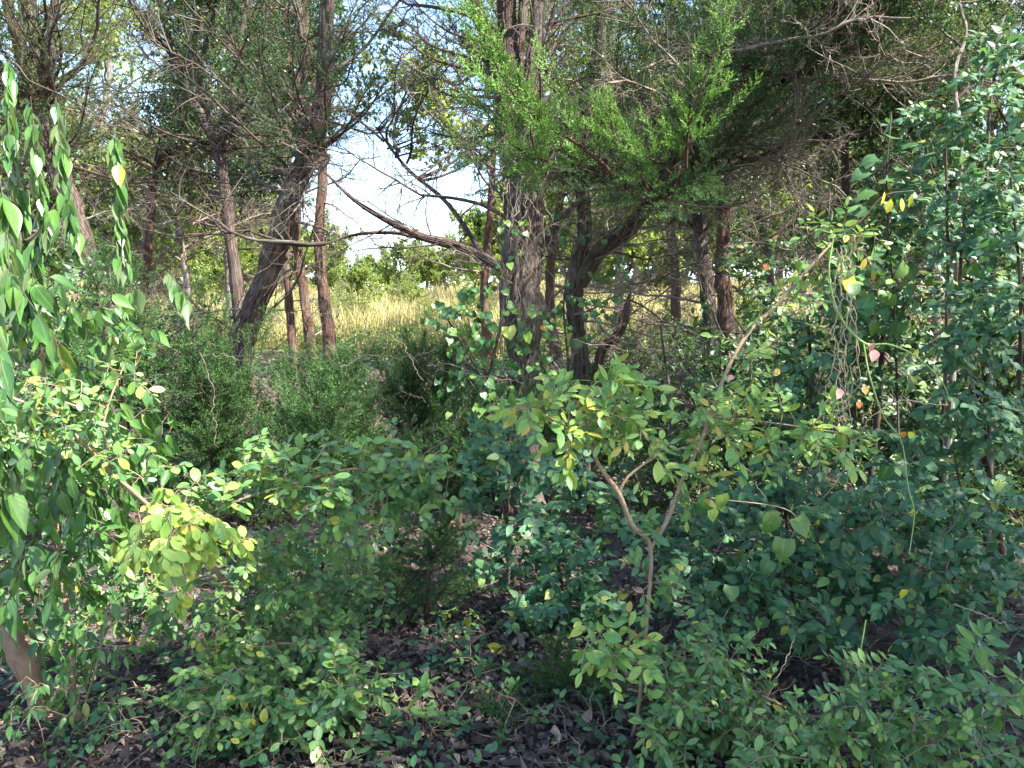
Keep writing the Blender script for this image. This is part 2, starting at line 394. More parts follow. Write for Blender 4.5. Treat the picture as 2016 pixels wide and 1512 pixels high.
def tpl_mesh(key, k, mat):
    kk = (key, k, mat.name)
    if kk not in _leafmesh:
        V, U, t, q = T[key][k]; _leafmesh[kk] = mesh_np('leaf', V, [t, q], [mat], U)
    return _leafmesh[kk]

def place_leaf(parent, root, key, k, mat, p, X, Y, Z, s, name='leaf'):
    o = bpy.data.objects.new(name, tpl_mesh(key, k, mat)); COL.objects.link(o)
    if parent is not None: o.parent = parent
    R = Matrix(((X[0] * s, Y[0] * s, Z[0] * s, p[0] - root[0]), (X[1] * s, Y[1] * s, Z[1] * s, p[1] - root[1]), (X[2] * s, Y[2] * s, Z[2] * s, p[2] - root[2]), (0, 0, 0, 1)))
    o.matrix_basis = R
    return o

# ------------------------------------------------------------------ shrubs, vines: stems drawn, twigs grown into the foliage they carry
DEN = 1.75; SZ = 1.2
class Plant:
    def __init__(s, name, label, cat, base, group=None, limit=300):
        s.root = np.asarray(base, float); s.o = thing(name, label, cat, s.root, group)
        s.nodes = []; s.tw = Tubes(); s.L = []; s.limit = limit; s.twmat = M['stem']; s.r = np.random.default_rng(abs(hash(label)) % 1000 if False else sum(map(ord, label)))
    def stem(s, pts, mat='stem', name='stem', sides=8, flute=.05, label=None):
        """pts: (px, py, depth, width in picture pixels); py None = on the ground"""
        P = []; R = []
        for a in pts:
            p = ground_pt(a[0], a[2], .05) if a[1] is None else at(a[0], a[1], a[2])
            P.append(p); R.append(a[3] / 2 * a[2] / F * .78)
        me, C, _ = trunk_mesh(name, P, R, M[mat], sides=sides, step=.03, seed=len(s.nodes) + 3, flute=flute)
        s.nodes.extend(C.tolist()); part(name, me, s.o, label=label); return s
    def grow(s, blobs, key='privet', mat='privet', size=1.0, spacing=.026, droop=.25, up=.6, run=.20, face=.25, twr=.0022, alt=False, spread=.9, jit=.27, den=1.0):
        """blobs: (px, py, depth, rx, ry, half depth, twig count)"""
        r = s.r; size = size * SZ
        for (px, py, D, rx, ry, hd, n) in blobs:
            n = int(round(n * DEN * den)); rx *= 1.08; ry *= 1.1
            tg = []
            while len(tg) < n:
                a = r.uniform(-1, 1, 3)
                if a @ a > 1: continue
                tg.append(at(px + a[0] * rx, py + a[1] * ry, max(1.2, D + a[2] * hd)))
            tg = np.array(tg); nd = np.array(s.nodes)
            dmin = np.array([np.min(np.linalg.norm(nd - t, axis=1)) for t in tg])
            for t in tg[np.argsort(dmin)]:
                g = float(hgt(t[0], t[1])) + .03
                if t[2] < g: t[2] = g + r.uniform(0, .12)
                nd = np.array(s.nodes); dd = np.linalg.norm(nd - t, axis=1); q = nd[np.argmin(dd + .15 * np.maximum(0, nd[:, 2] - t[2]))]
                d = t - q; l = np.linalg.norm(d)
                if l < .06:
                    t = t + norm(r.normal(0, 1, 3)) * .12; d = t - q; l = np.linalg.norm(d)
                bow = np.array([r.normal(0, .08), r.normal(0, .08), .10]) * l
                k = max(4, int(l / .06) + 2); tt = np.linspace(0, 1, k)[:, None]
                P = q + d * tt + bow * (4 * tt * (1 - tt)) * .6 + np.array([0, 0, -1]) * droop * .3 * l * tt ** 3
                P[1:-1] += r.normal(0, .006, (k - 2, 3))
                s.tw.add(P, twr * min(2.2, 1 + l), twr * .45, 3 if l < .5 else 4)
                s.nodes.extend(P[1::2].tolist())
                # leaves on the outer run of the twig
                ln = min(l, run * r.uniform(.7, 1.4)); m = max(2, int(ln / spacing))
                f = 1 - (np.arange(m) + .2) * spacing / l; f = f[f > 0]
                base = np.stack([np.interp(f * (k - 1), np.arange(k), P[:, i]) for i in range(3)], 1)
                td = norm(P[-1] - P[-3])
                side = norm(np.cross(td, r.normal(0, .6, 3) + np.array([0, 0, 1]))); upv = np.cross(side, td)
                for j, b in enumerate(base):
                    for sg in ((-1, 1) if not alt else ((-1) ** j,)):
                        if r.random() < .12: continue
                        dr = td * r.uniform(.3, .8) + sg * side * spread + r.normal(0, .25, 3); dr = norm(dr); dr[2] -= droop * r.uniform(.3, 1.4)
                        nn = np.array([0, 0, up]) + r.normal(0, jit, 3) + np.array([0, -face, 0]) + upv * .3
                        s.L.append((b, dr, nn, size * r.uniform(.45, 1.2) * (1 - .35 * (j < 1)), key, mat))
                s.L.append((P[-1], td + r.normal(0, .2, 3) + np.array([0, 0, -droop]), np.array([0, -face, up]) + r.normal(0, .3, 3), size * r.uniform(.6, .9), key, mat))
        return s
    def leaf(s, px, py, D, ang, size, key, mat, tilt=0.2):
        """one leaf seen at a place of its own: ang = direction in the picture, degrees, 0 = up, clockwise"""
        a = math.radians(ang); d = np.array([math.sin(a), s.r.normal(0, .25), math.cos(a)])
        s.L.insert(0, (at(px, py, D), d, np.array([s.r.normal(0, .3), -1, .5 + tilt]), size, key, mat, True)); return s
    def finish(s):
        if s.tw.n: part('twigs', s.tw.mesh('twigs', s.twmat), s.o, kind='stuff')
        if not s.L: return s
        pos = np.array([l[0] for l in s.L]); d = np.array([l[1] for l in s.L]); nn = np.array([l[2] for l in s.L]); sz = np.array([l[3] for l in s.L])
        X, Y, Z = axes(d, nn)
        ctr = pos + Y * .04; px, py, dep = proj(ctr)
        infr = (px > -30) & (px < 2046) & (py > -30) & (py < 1542)
        score = np.where(infr, sz / dep, 0) + np.array([10. if len(l) > 6 else 0. for l in s.L])
        order = np.argsort(-score); top = set(order[:s.limit].tolist())
        top = {i for i in top if score[i] > 0}
        idx = s.r.integers(0, 64, len(s.L))
        for i in sorted(top):
            k = idx[i] % len(T[s.L[i][4]])
            place_leaf(s.o, s.root, s.L[i][4], k, M[s.L[i][5]], pos[i], X[i], Y[i], Z[i], sz[i])
        rest = {}
        for i in range(len(s.L)):
            if i not in top: rest.setdefault((s.L[i][4], s.L[i][5]), []).append(i)
        for (key, mat), ii in rest.items():
            ii = np.array(ii)
            me = leaves_mesh('foliage', T[key], pos[ii], X[ii], Y[ii], Z[ii], sz[ii], idx[ii] % len(T[key]), M[mat])
            part('foliage', me, s.o, kind='stuff')
        s.nl = len(s.L)
        return s

# ------------------------------------------------------------------ branch kinds (local +Y runs out along the branch)
def kite_mesh(name, P, D_, L_, W_, tip, mat, rr):
    n = len(P); D_ = norm(D_)
    S = norm(np.cross(D_, rr.normal(0, 1, (n, 3))))
    V = np.stack([P, P + D_ * (L_ * .45)[:, None] - S * (W_ / 2)[:, None], P + D_ * L_[:, None], P + D_ * (L_ * .45)[:, None] + S * (W_ / 2)[:, None]], 1)
    q = np.arange(n)[:, None] * 4 + np.arange(4)[None]
    U = np.repeat(np.stack([0 * tip, 0 * tip, tip], 1)[:, None], 4, 1); U[:, 2, 2] = np.minimum(1, U[:, 2, 2] + .35)
    return mesh_np(name, V.reshape(-1, 3), [q], [mat], U.reshape(-1, 3), smooth=False)

def cedar_branch(seed, L=1.4, side_gap=.06, spread=.42, spray_gap=.028, mat='cedar', wood='red_bark', lift=.25, tw_len=.027, tw_w=.0066, dens=1.0, bare=.12):
    r = np.random.default_rng(seed); tb = Tubes()
    n = 16; t = np.linspace(0, 1, n)
    ax = np.stack([.06 * np.sin(t * 5 + seed) * L, t * L, lift * L * t ** 2 + .02 * np.sin(t * 9)], 1)
    tb.add(ax, .012 * L, .0025, 5)
    bases = []; dirs = []; tips = []
    s = bare; sg = 1; phi = 0
    while s < 1.0:
        p = np.array([np.interp(s, t, ax[:, i]) for i in range(3)]); td = norm(np.array([np.interp(min(1, s + .06), t, ax[:, i]) for i in range(3)]) - np.array([np.interp(s - .02, t, ax[:, i]) for i in range(3)]))
        phi = r.uniform(-.9, .9) + (0 if sg > 0 else math.pi)
        sd = np.cross(td, [0, 0, 1]); sd /= np.linalg.norm(sd); up = np.cross(sd, td)
        lat = sd * math.cos(phi) + up * math.sin(phi)
        l = spread * L * (1 - .72 * s) * r.uniform(.55, 1.15)
        l *= 1 + .45 * math.sin(s * 17 + seed)
        if r.random() < .78:
            k = 7; tt = np.linspace(0, 1, k)[:, None]
            C = p + norm(td * .75 + lat * .9) * l * tt + td * l * .25 * tt ** 2 + np.array([r.normal(0, .12) * l, r.normal(0, .12) * l, r.normal(.10, .16) * l]) * tt ** 2 + r.normal(0, .014, (k, 3)) * tt
            tb.add(C, .0035, .0012, 3)
            bases.append(C); dirs.append(l)
        s += side_gap / L * r.uniform(.6, 1.4); sg = -sg
    bases.append(ax[10:]); dirs.append(np.linalg.norm(ax[-1] - ax[10]))
    P = []; Dd = []; Tp = []; Ll = []
    for C, l in zip(bases, dirs):
        k = len(C); m = int(l / spray_gap * dens)
        for j in range(m + 1):
            f = .18 + .82 * j / max(m, 1)
            p = np.array([np.interp(f * (k - 1), np.arange(k), C[:, i]) for i in range(3)])
            i0 = min(k - 2, int(f * (k - 1))); td = norm(C[i0 + 1] - C[i0])
            rv = r.normal(0, 1, 3); lat = norm(np.cross(td, rv))
            last = j >= m - 1
            if r.random() < .14: continue
            sd = norm(td * 1.0 + lat * (.12 if last else r.uniform(.5, 1.1)) + np.array([0, 0, .15]))
            sl = r.uniform(.04, .135) * (1 - .35 * f)
            q = int(sl / .0075); u = np.linspace(0.05, 1, q)
            lat2 = norm(np.cross(sd, r.normal(0, 1, 3)))
            bp = p + sd * (u * sl)[:, None] + np.array([0, 0, .12 * sl]) * (u ** 2)[:, None]
            sgn = np.where(np.arange(q) % 2 == 0, 1, -1)[:, None]
            dd = sd * 1.0 + lat2 * sgn * .55 + r.normal(0, .22, (q, 3)); dd[-1] = sd
            P.append(bp); Dd.append(dd); Tp.append(np.clip((f - .45) * 1.1, 0, .6) + u * .4); Ll.append(tw_len * (1.15 - .5 * u) * r.uniform(.7, 1.3, q))
    P = np.concatenate(P); Dd = np.concatenate(Dd); Tp = np.concatenate(Tp) * r.uniform(.3, 1, len(P)); Ll = np.concatenate(Ll)
    fol = kite_mesh('foliage', P, Dd, Ll, tw_w * r.uniform(.7, 1.3, len(P)), Tp, M[mat], r)
    return tb.mesh('branch', M[wood]), fol

def bare_branch(seed, L=1.6, wood='dead_twig', dens=1.0, droop=0.0):
    r = np.random.default_rng(seed); tb = Tubes()
    def rec(p, d, l, rad, lev):
        k = 6 if lev else 12; pts = [p]; dd = d.copy()
        for i in range(k):
            dd = norm(dd + r.normal(0, .13, 3) + np.array([0, 0, -droop * .1])); pts.append(pts[-1] + dd * l / k)
        pts = np.array(pts); tb.add(pts, rad, max(.0008, rad * .3), 5 if lev == 0 else 3)
        if lev < 3:
            m = int({0: 13, 1: 7, 2: 4}[lev] * dens)
            for j in range(m):
                f = r.uniform(.12, .98); i0 = min(k - 1, int(f * k)); q = pts[i0] + (pts[i0 + 1] - pts[i0]) * (f * k - i0)
                td = norm(pts[i0 + 1] - pts[i0]); lat = norm(np.cross(td, r.normal(0, 1, 3)))
                rec(q, norm(td * .75 + lat * r.uniform(.5, 1.1)), l * r.uniform(.28, .5) * (1 - .4 * f), max(.001, rad * .4), lev + 1)
    rec(np.zeros(3), np.array([0, 1., .12]), L, .012 * L, 0)
    return tb.mesh('branch', M[wood]), None

def leafy_branch(seed, L=1.5, mat='bg_leaf', wood='grey_bark', nleaf=900, key='small', size=1.2, droop=.3, flat=.5):
    r = np.random.default_rng(seed); tb = Tubes(); segs = []
    def rec(p, d, l, rad, lev):
        k = 5 if lev else 9; pts = [p]; dd = d.copy()
        for i in range(k):
            dd = norm(dd + r.normal(0, .16, 3) + np.array([0, 0, .03])); pts.append(pts[-1] + dd * l / k)
        pts = np.array(pts); tb.add(pts, rad, max(.001, rad * .35), 5 if lev == 0 else 3)
        if lev > 0: segs.append((pts, l))
        if lev < 2:
            for j in range({0: 12, 1: 6}[lev]):
                f = r.uniform(.2, 1.); i0 = min(k - 1, int(f * k)); q = pts[i0]
                td = norm(pts[i0 + 1] - pts[i0]); lat = norm(np.cross(td, r.normal(0, 1, 3)))
                rec(q, norm(td * .7 + lat * .9), l * r.uniform(.3, .5) * (1 - .3 * f), rad * .4, lev + 1)
    rec(np.zeros(3), np.array([0, 1., .2]), L, .011 * L, 0)
    w_ = np.array([l for _, l in segs]); ch = r.choice(len(segs), nleaf, p=w_ / w_.sum())
    pos = []; d = []
    for c in ch:
        pts, l = segs[c]; f = r.random() * (len(pts) - 1.001); i0 = int(f); pos.append(pts[i0] + (pts[i0 + 1] - pts[i0]) * (f - i0)); d.append(norm(pts[i0 + 1] - pts[i0]))
    pos = np.array(pos); d = np.array(d) * .6 + r.normal(0, .7, (nleaf, 3)); d[:, 2] -= droop
    nn = r.normal(0, flat, (nleaf, 3)) + np.array([0, 0, 1])
    X, Y, Z = axes(d, nn)
    fol = leaves_mesh('foliage', T[key], pos, X, Y, Z, size * r.uniform(.6, 1.2, nleaf), r.integers(0, len(T[key]), nleaf), M[mat])
    return tb.mesh('branch', M[wood]), fol

BR = {
    'cedar': [cedar_branch(10 + i, dens=.8) for i in range(4)],
    'cedar_fine': [cedar_branch(20 + i, dens=1.35, spray_gap=.024, spread=.5, side_gap=.05) for i in range(3)],
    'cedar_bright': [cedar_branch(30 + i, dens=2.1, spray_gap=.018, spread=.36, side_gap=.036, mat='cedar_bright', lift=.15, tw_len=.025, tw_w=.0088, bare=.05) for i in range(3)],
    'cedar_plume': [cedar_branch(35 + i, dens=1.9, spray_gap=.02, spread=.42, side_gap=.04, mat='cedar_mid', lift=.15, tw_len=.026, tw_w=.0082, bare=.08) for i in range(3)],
    'cedar_olive': [cedar_branch(40 + i, dens=.75, mat='cedar_olive') for i in range(2)],
    'bare': [bare_branch(50 + i) for i in range(4)],
    'bare_dark': [bare_branch(60 + i, wood='dark_twig', dens=.85) for i in range(3)],  # darker copy of the bare twigs: backlit shade is put into the wood colour
    'sunny': [leafy_branch(70 + i) for i in range(3)],
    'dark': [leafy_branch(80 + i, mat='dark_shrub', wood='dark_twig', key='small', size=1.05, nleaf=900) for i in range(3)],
    'thicket': [bare_branch(65 + i, wood='dead_twig', dens=1.25) for i in range(3)],
    'far': [leafy_branch(75 + i, nleaf=1500, size=1.9) for i in range(2)],
    'willow': [leafy_branch(90 + i, mat='dark_shrub', wood='dark_twig', key='small', size=1.2, nleaf=800, droop=1.6) for i in range(2)],
}
NB = [0]
def add_branch(root, rootloc, kind, p, d, s, roll=0.0, k=None, lab=None):
    me, fol = BR[kind][(NB[0] if k is None else k) % len(BR[kind])]; NB[0] += 1
    y = Vector(d).normalized(); up = Vector((0, 0, 1)); x = y.cross(up)
    if x.length < .1: x = Vector((1, 0, 0))
    x.normalize(); z = x.cross(y)
    R = Matrix((x, y, z)).transposed() @ Matrix.Rotation(roll, 3, 'Y')
    o = bpy.data.objects.new('branch', me); COL.objects.link(o); o.parent = root
    o.matrix_basis = Matrix.Translation(Vector(p) - Vector(rootloc)) @ (R * s).to_4x4()
    if lab: o['label'] = lab
    if fol is not None:
        f = bpy.data.objects.new('foliage', fol); COL.objects.link(f); f.parent = o; f['kind'] = 'stuff'
    return o

# parts of the view where the photograph looks through to the field and sky: (px, py, rx, ry)
GAPS = [(800, 455, 165, 120), (720, 610, 300, 85), (480, 590, 90, 90), (870, 560, 90, 70)]
THIN = [(270, 170, 160, 140, .62), (680, 330, 60, 80, .5), (1250, 500, 90, 60, .5), (1640, 260, 120, 90, .5), (1530, 400, 90, 60, .5), (1360, 560, 90, 60, .5)]
def blocked(p, d, s, r, L=1.4):
    q = np.array([np.asarray(p) + np.asarray(d) * s * L * f for f in (.3, .55, .8, 1.0)])
    px, py, dep = proj(q)
    ok = dep > .5
    rr = .25 * s * L * F / np.maximum(dep, 1)
    for (cx, cy, rx, ry) in GAPS:
        if np.any(ok & (((px - cx) / (rx + rr * .5)) ** 2 + ((py - cy) / (ry + rr * .5)) ** 2 < 1)): return True
    for (cx, cy, rx, ry, pr) in THIN:
        if np.any(ok & (((px - cx) / rx) ** 2 + ((py - cy) / ry) ** 2 < 1)) and r.random() < pr: return True
    if np.any((dep < 5.5) & (px > 820) & (px < 1520) & (py > -60)): return True
    near = (dep < 3.2) & (np.abs(px - 1008) < 1300) & (py > -400)
    return bool(np.any(near & (dep > .1)))

def tree(name, label, stems, mat='cedar_bark', kinds=('cedar',), nb=30, z0=2.0, z1=None, size=1.0, sides=56, explicit=(), cat='tree', group=None, seed=1,
         elev=(.0, .6), tall=None, bare_low=0, strips=0, step=.05, flute=.13, barename='bare'):
    """stems: list of lists of (px, py | None, depth, width px); then boughs all the way up past the frame"""
    r = np.random.default_rng(seed)
    b = stems[0][0]; root = ground_pt(b[0], b[2]) if b[1] is None else at(b[0], b[1], b[2])
    root = np.array([root[0], root[1], float(hgt(root[0], root[1]))])
    o = thing(name, label, cat, root, group)
    axl = []
    for si, st in enumerate(stems):
        P = []; R = []
        for a in st:
            P.append(ground_pt(a[0], a[2], .12) if a[1] is None else at(a[0], a[1], a[2])); R.append(a[3] / 2 * a[2] / F * .80)
        if tall and si in tall:       # carry the stem on above the frame
            d = norm(P[-1] - P[-2]); d = norm(d * .5 + np.array([0, 0, 1.]))
            top = tall[si]; h = max(.5, top - P[-1][2])
            P += [P[-1] + d * h * .5 + r.normal(0, .1, 3), P[-1] + d * h]; R += [R[-1] * .6, .012]
        if st[0][1] is None and R[0] > .05: R[0] *= 1.12
        me, C, RR = trunk_mesh('trunk', P, R, M[mat], sides=sides, step=step, seed=seed * 7 + si, flute=flute)
        part('trunk' if si == 0 or st[0][1] is None else 'limb', me, o); axl.append((C, RR))
    cand = [(C, RR) for C, RR in axl if C[-1][2] > z0 + .3]
    placed = 0; tries = 0
    while placed < nb and tries < nb * 12 and cand:
        tries += 1
        C, RR = cand[r.integers(len(cand))]
        top = C[:, 2].max(); zz = r.uniform(z0, min(top, z1 or 99)); i = int(np.argmin(abs(C[:, 2] - zz)))
        az = r.uniform(0, 2 * math.pi); el = r.uniform(*elev)
        d = np.array([math.cos(az) * math.cos(el), math.sin(az) * math.cos(el), math.sin(el)])
        frac = (zz - z0) / max(.1, top - z0); s = size * r.uniform(.7, 1.2) * (1.1 - .55 * frac)
        kind = kinds[r.integers(len(kinds))]
        if not kind.startswith('bare') and blocked(C[i], d, s, r): continue
        add_branch(o, root, kind, C[i] - d * RR[i] * .3, d, s, r.uniform(-.4, .4)); placed += 1
    for _ in range(bare_low):
        C, RR = axl[r.integers(len(axl))]
        zz = r.uniform(max(.9, root[2] + .7), z0 + 1.2); i = int(np.argmin(abs(C[:, 2] - zz)))
        az = r.uniform(0, 2 * math.pi); el = r.uniform(-.3, .45)
        d = np.array([math.cos(az) * math.cos(el), math.sin(az) * math.cos(el), math.sin(el)])
        q = C[i] + d * 1.2
        if proj(q)[2] < 3.4: continue
        add_branch(o, root, barename, C[i], d, size * r.uniform(.5, 1.0), r.uniform(-3, 3))
    for e in explicit:      # (kind, p0 px,py,D, p1 px,py,D, fatness)
        kind, a, c = e[0], at(*e[1]), at(*e[2])
        d = c - a; l = np.linalg.norm(d); base_L = 1.62 if kind.startswith('bare') else 1.45
        add_branch(o, root, kind, a, d / l, l / base_L * (e[3] if len(e) > 3 else 1), e[4] if len(e) > 4 else 0, e[5] if len(e) > 5 else None, e[6] if len(e) > 6 else None)
    if strips:      # loose strips of bark that stand off the trunk
        tv = []; tq = []; tu = []; k0 = 0
        for _ in range(strips):
            C, RR = axl[r.integers(len(axl))]; i = r.integers(2, len(C) - 12) if len(C) > 16 else 2
            ln = r.integers(4, 11); ii = np.minimum(np.arange(i, i + ln), len(C) - 1)
            th = r.uniform(math.pi, 2 * math.pi); dv = np.array([math.cos(th), math.sin(th), 0]); sdv = np.array([-math.sin(th), math.cos(th), 0])
            off = RR[ii] * 1.08 + np.linspace(0, 1, ln) ** 2 * r.uniform(.0, .05)
            cc = C[ii] + dv * off[:, None]; wd = r.uniform(.003, .011) * np.sin(np.linspace(.3, 2.9, ln))
            V = np.stack([cc - sdv * wd[:, None], cc + sdv * wd[:, None]], 1).reshape(-1, 3)
            tv.append(V); j = np.arange(ln - 1)[:, None] * 2; tq.append(np.concatenate([j, j + 1, j + 3, j + 2], 1) + k0); k0 += 2 * ln
            tu.append(np.stack([np.tile([0, .01], ln), np.repeat(np.arange(ln) * .05 + r.random() * 9, 2), np.zeros(2 * ln)], 1))
        part('bark_strips', mesh_np('bark_strips', np.concatenate(tv), [np.concatenate(tq)], [M[mat]], np.concatenate(tu)), o, kind='stuff')
    return o, axl

# ------------------------------------------------------------------ ground
def build_ground():
    ys = np.concatenate([np.linspace(-12, 1, 14), np.linspace(1.2, 12, 110), np.linspace(12.5, 60, 96), np.linspace(62, 160, 40), np.array([200, 300, 450, 600])])
    q = np.linspace(-1, 1, 141); n = len(ys)
    X = np.sign(q)[None] * (np.abs(q)[None] * .45 + np.abs(q)[None] ** 3 * .55) * (14 + np.maximum(ys, 0) * 1.9)[:, None]
    Y = np.broadcast_to(ys[:, None], X.shape)
    Z = hgt(X, Y) + np.where(Y < 14, rng.normal(0, .006, X.shape), 0)
    i = np.arange(n - 1)[:, None] * 141; j = np.arange(140)[None]
    f = np.stack([i + j, i + j + 1, i + 142 + j, i + 141 + j], -1).reshape(-1, 4)
    o = bpy.data.objects.new('ground', mesh_np('ground', np.stack([X, Y, Z], -1).reshape(-1, 3), [f], [M['ground']]))
    COL.objects.link(o); o['kind'] = 'structure'
build_ground()

def build_field():
    n = 120000; r = np.random.default_rng(3)
    y = 19 + (r.random(n) ** 1.5) * 50; x = (r.random(n) * 2 - 1) * (3 + y * .75)
    clump = np.sin(x * 1.1 + y * .7) + np.sin(x * .5 - y * .9) + r.normal(0, .8, n); edge = y > 19.5 + 1.5 * np.sin(x * .8)
    k = (clump > -1.2) & edge; x, y = x[k], y[k]; n = len(x)
    z = hgt(x, y); h = r.uniform(.2, .75, n) * (1 + .45 * np.sin(x * .6 + 2 * np.sin(y * .4)) + .3 * np.sin(x * 1.7 + y * .5))
    wd = .004 + y * .00035
    lean = r.normal(0, .38, (n, 2)) * h[:, None]
    a = r.uniform(0, math.pi, n); sx = np.cos(a) * wd; sy = np.sin(a) * wd
    V = np.stack([np.stack([x - sx, y - sy, z], 1), np.stack([x + sx, y + sy, z], 1),
                  np.stack([x + lean[:, 0] * .5 + sx * .8, y + lean[:, 1] * .5 + sy * .8, z + h * .6], 1), np.stack([x + lean[:, 0] * .5 - sx * .8, y + lean[:, 1] * .5 - sy * .8, z + h * .6], 1),
                  np.stack([x + lean[:, 0], y + lean[:, 1], z + h], 1)], 1)
    o = np.arange(n)[:, None] * 5
    me = mesh_np('field_grass', V.reshape(-1, 3), [o + np.array([[3, 2, 4]]), o + np.array([[0, 1, 2, 3]])], [M['grass']], smooth=False)
    ob = bpy.data.objects.new('field_grass', me); COL.objects.link(ob)
    tag(ob, 'tall dry yellow grass on the sunny slope behind the trees', 'grass', kind='stuff')
build_field()

def scatter_leaves(name, label, cat, key, mat, n, fx, seed, size=(.6, 1.2), flat=.35, lift=(.0, .02), kind='stuff'):
    r = np.random.default_rng(seed); x, y = fx(r, n); n = len(x)
    pos = np.stack([x, y, hgt(x, y) + r.uniform(lift[0], lift[1], n)], 1)
    d = r.normal(0, 1, (n, 3)); d[:, 2] *= flat; nn = r.normal(0, flat, (n, 3)) + np.array([0, 0, 1])
    X, Y, Z = axes(d, nn)
    me = leaves_mesh(name, T[key], pos, X, Y, Z, r.uniform(*size, n), r.integers(0, len(T[key]), n), M[mat])
    o = bpy.data.objects.new(name, me); COL.objects.link(o); tag(o, label, cat, kind=kind); return o
def near_area(r, n):
    y = 2.3 + r.random(n) ** 1.6 * 11; q = r.random(n) * 2 - 1; x = (q * .72 + q ** 3 * .55) * (.4 + y * .85); return x, y
scatter_leaves('leaf_litter', 'brown and grey dead leaves covering the shaded ground under the shrubs', 'leaf litter', 'litter', 'dry_leaf', 64000, near_area, 5, size=(.3, .95), lift=(.0, .035))

scatter_leaves('leaf_litter', 'larger curled dead leaves among the litter', 'leaf litter', 'drop', 'dry_leaf', 2600, near_area, 6, size=(.4, .95), flat=.5, lift=(.01, .045))
scatter_leaves('leaf_litter', 'withered curled leaf scraps among the litter', 'leaf litter', 'wither', 'dry_leaf', 4000, near_area, 8, size=(.4, 1.1), flat=.6, lift=(.01, .04))
# sticks in the litter
def sticks():
    r = np.random.default_rng(9); tb = Tubes()
    for _ in range(520):
        y = 2.4 + r.random() ** 1.4 * 8; x = (r.random() * 2 - 1) * (.4 + y * .7); a = r.uniform(0, math.pi); l = r.uniform(.1, .55)
        k = 6; t = np.linspace(-.5, .5, k); px = x + np.cos(a) * l * t + r.normal(0, .012, k); py = y + np.sin(a) * l * t + r.normal(0, .012, k)
        tb.add(np.stack([px, py, hgt(px, py) + .018 + r.uniform(0, .02) + .03 * abs(r.normal()) * (t + .5)], 1), r.uniform(.0012, .004), .001, 4)
    o = bpy.data.objects.new('twig_litter', tb.mesh('twig_litter', M['dead_twig'])); COL.objects.link(o)
    tag(o, 'thin dry sticks lying over the dead leaves', 'sticks', kind='stuff')
sticks()

# ------------------------------------------------------------------ the cedars that stand between us and the field
# leaning cedar, left of centre
tree('cedar_tree', 'dark shaggy trunk leaning right, left of the view to the field', [
    [(418, None, 8.6, 74), (440, 830, 8.6, 62), (478, 670, 8.6, 56), (520, 555, 8.5, 52), (562, 420, 8.4, 50), (604, 310, 8.3, 47), (634, 195, 8.2, 40), (644, 70, 8.1, 33), (640, -80, 8.1, 28)],
    [(612, 300, 8.3, 34), (585, 200, 8.5, 26), (600, 90, 8.7, 22), (570, -60, 8.9, 18)]],
    kinds=('cedar', 'cedar', 'bare_dark'), nb=56, z0=2.8, size=1.15, seed=11, tall={0: 8.5, 1: 7.5}, bare_low=6, strips=150,
    explicit=[('cedar_fine', (640, 190, 8.1), (480, 225, 7.3), 1.0), ('cedar_fine', (625, 260, 8.2), (545, 300, 7.3), 1.1),
              ('cedar', (610, 300, 8.3), (500, 340, 7.6)), ('cedar_fine', (630, 180, 8.0), (720, 150, 7.2), 1.1), ('cedar', (620, 270, 8.2), (740, 290, 8.8)),
              ('bare_dark', (600, 320, 8.3), (470, 260, 8.5)), ('bare_dark', (590, 350, 8.3), (450, 330, 8.8)), ('bare', (560, 420, 8.4), (430, 380, 8.8)), ('bare', (570, 400, 8.3), (660, 360, 8.6)),
              ('bare_dark', (480, 680, 8.5), (380, 500, 9.2)), ('bare_dark', (500, 640, 8.5), (760, 520, 8.6))])
# far left cedar
tree('cedar_tree', 'forked reddish cedar at the far left edge behind the hanging leaves', [
    [(262, None, 8.2, 62), (200, 640, 8.1, 56), (158, 450, 8.0, 50), (110, 330, 8.0, 48), (85, 200, 8.0, 44), (72, 90, 8.0, 36), (52, -40, 8.0, 32)],
    [(92, 230, 8.0, 32), (98, 120, 7.9, 24), (108, 0, 7.9, 18), (112, -60, 7.9, 16)],
    [(72, 210, 8.0, 30), (48, 130, 7.8, 24), (18, 30, 7.6, 20), (0, -60, 7.5, 18)],
    [(88, 330, 8.0, 26), (40, 200, 7.9, 18), (-40, 150, 7.8, 14)]],
    mat='cedar_bark', kinds=('cedar', 'cedar_olive', 'bare_dark'), nb=64, z0=2.5, size=1.05, seed=12, tall={0: 8.2, 1: 7.8, 2: 7.5}, bare_low=5, strips=70,
    explicit=[('cedar_olive', (95, 150, 8), (230, 60, 8.2)), ('bare_dark', (95, 190, 8), (190, 130, 8.2)), ('bare', (110, 330, 8), (260, 330, 8.4)), ('cedar_olive', (100, 300, 8), (290, 260, 8.4)),
              ('cedar_olive', (90, 200, 8), (300, 40, 8.6)), ('bare', (90, 160, 8), (240, 180, 7.8)), ('bare', (150, 440, 8), (330, 400, 8.5))])
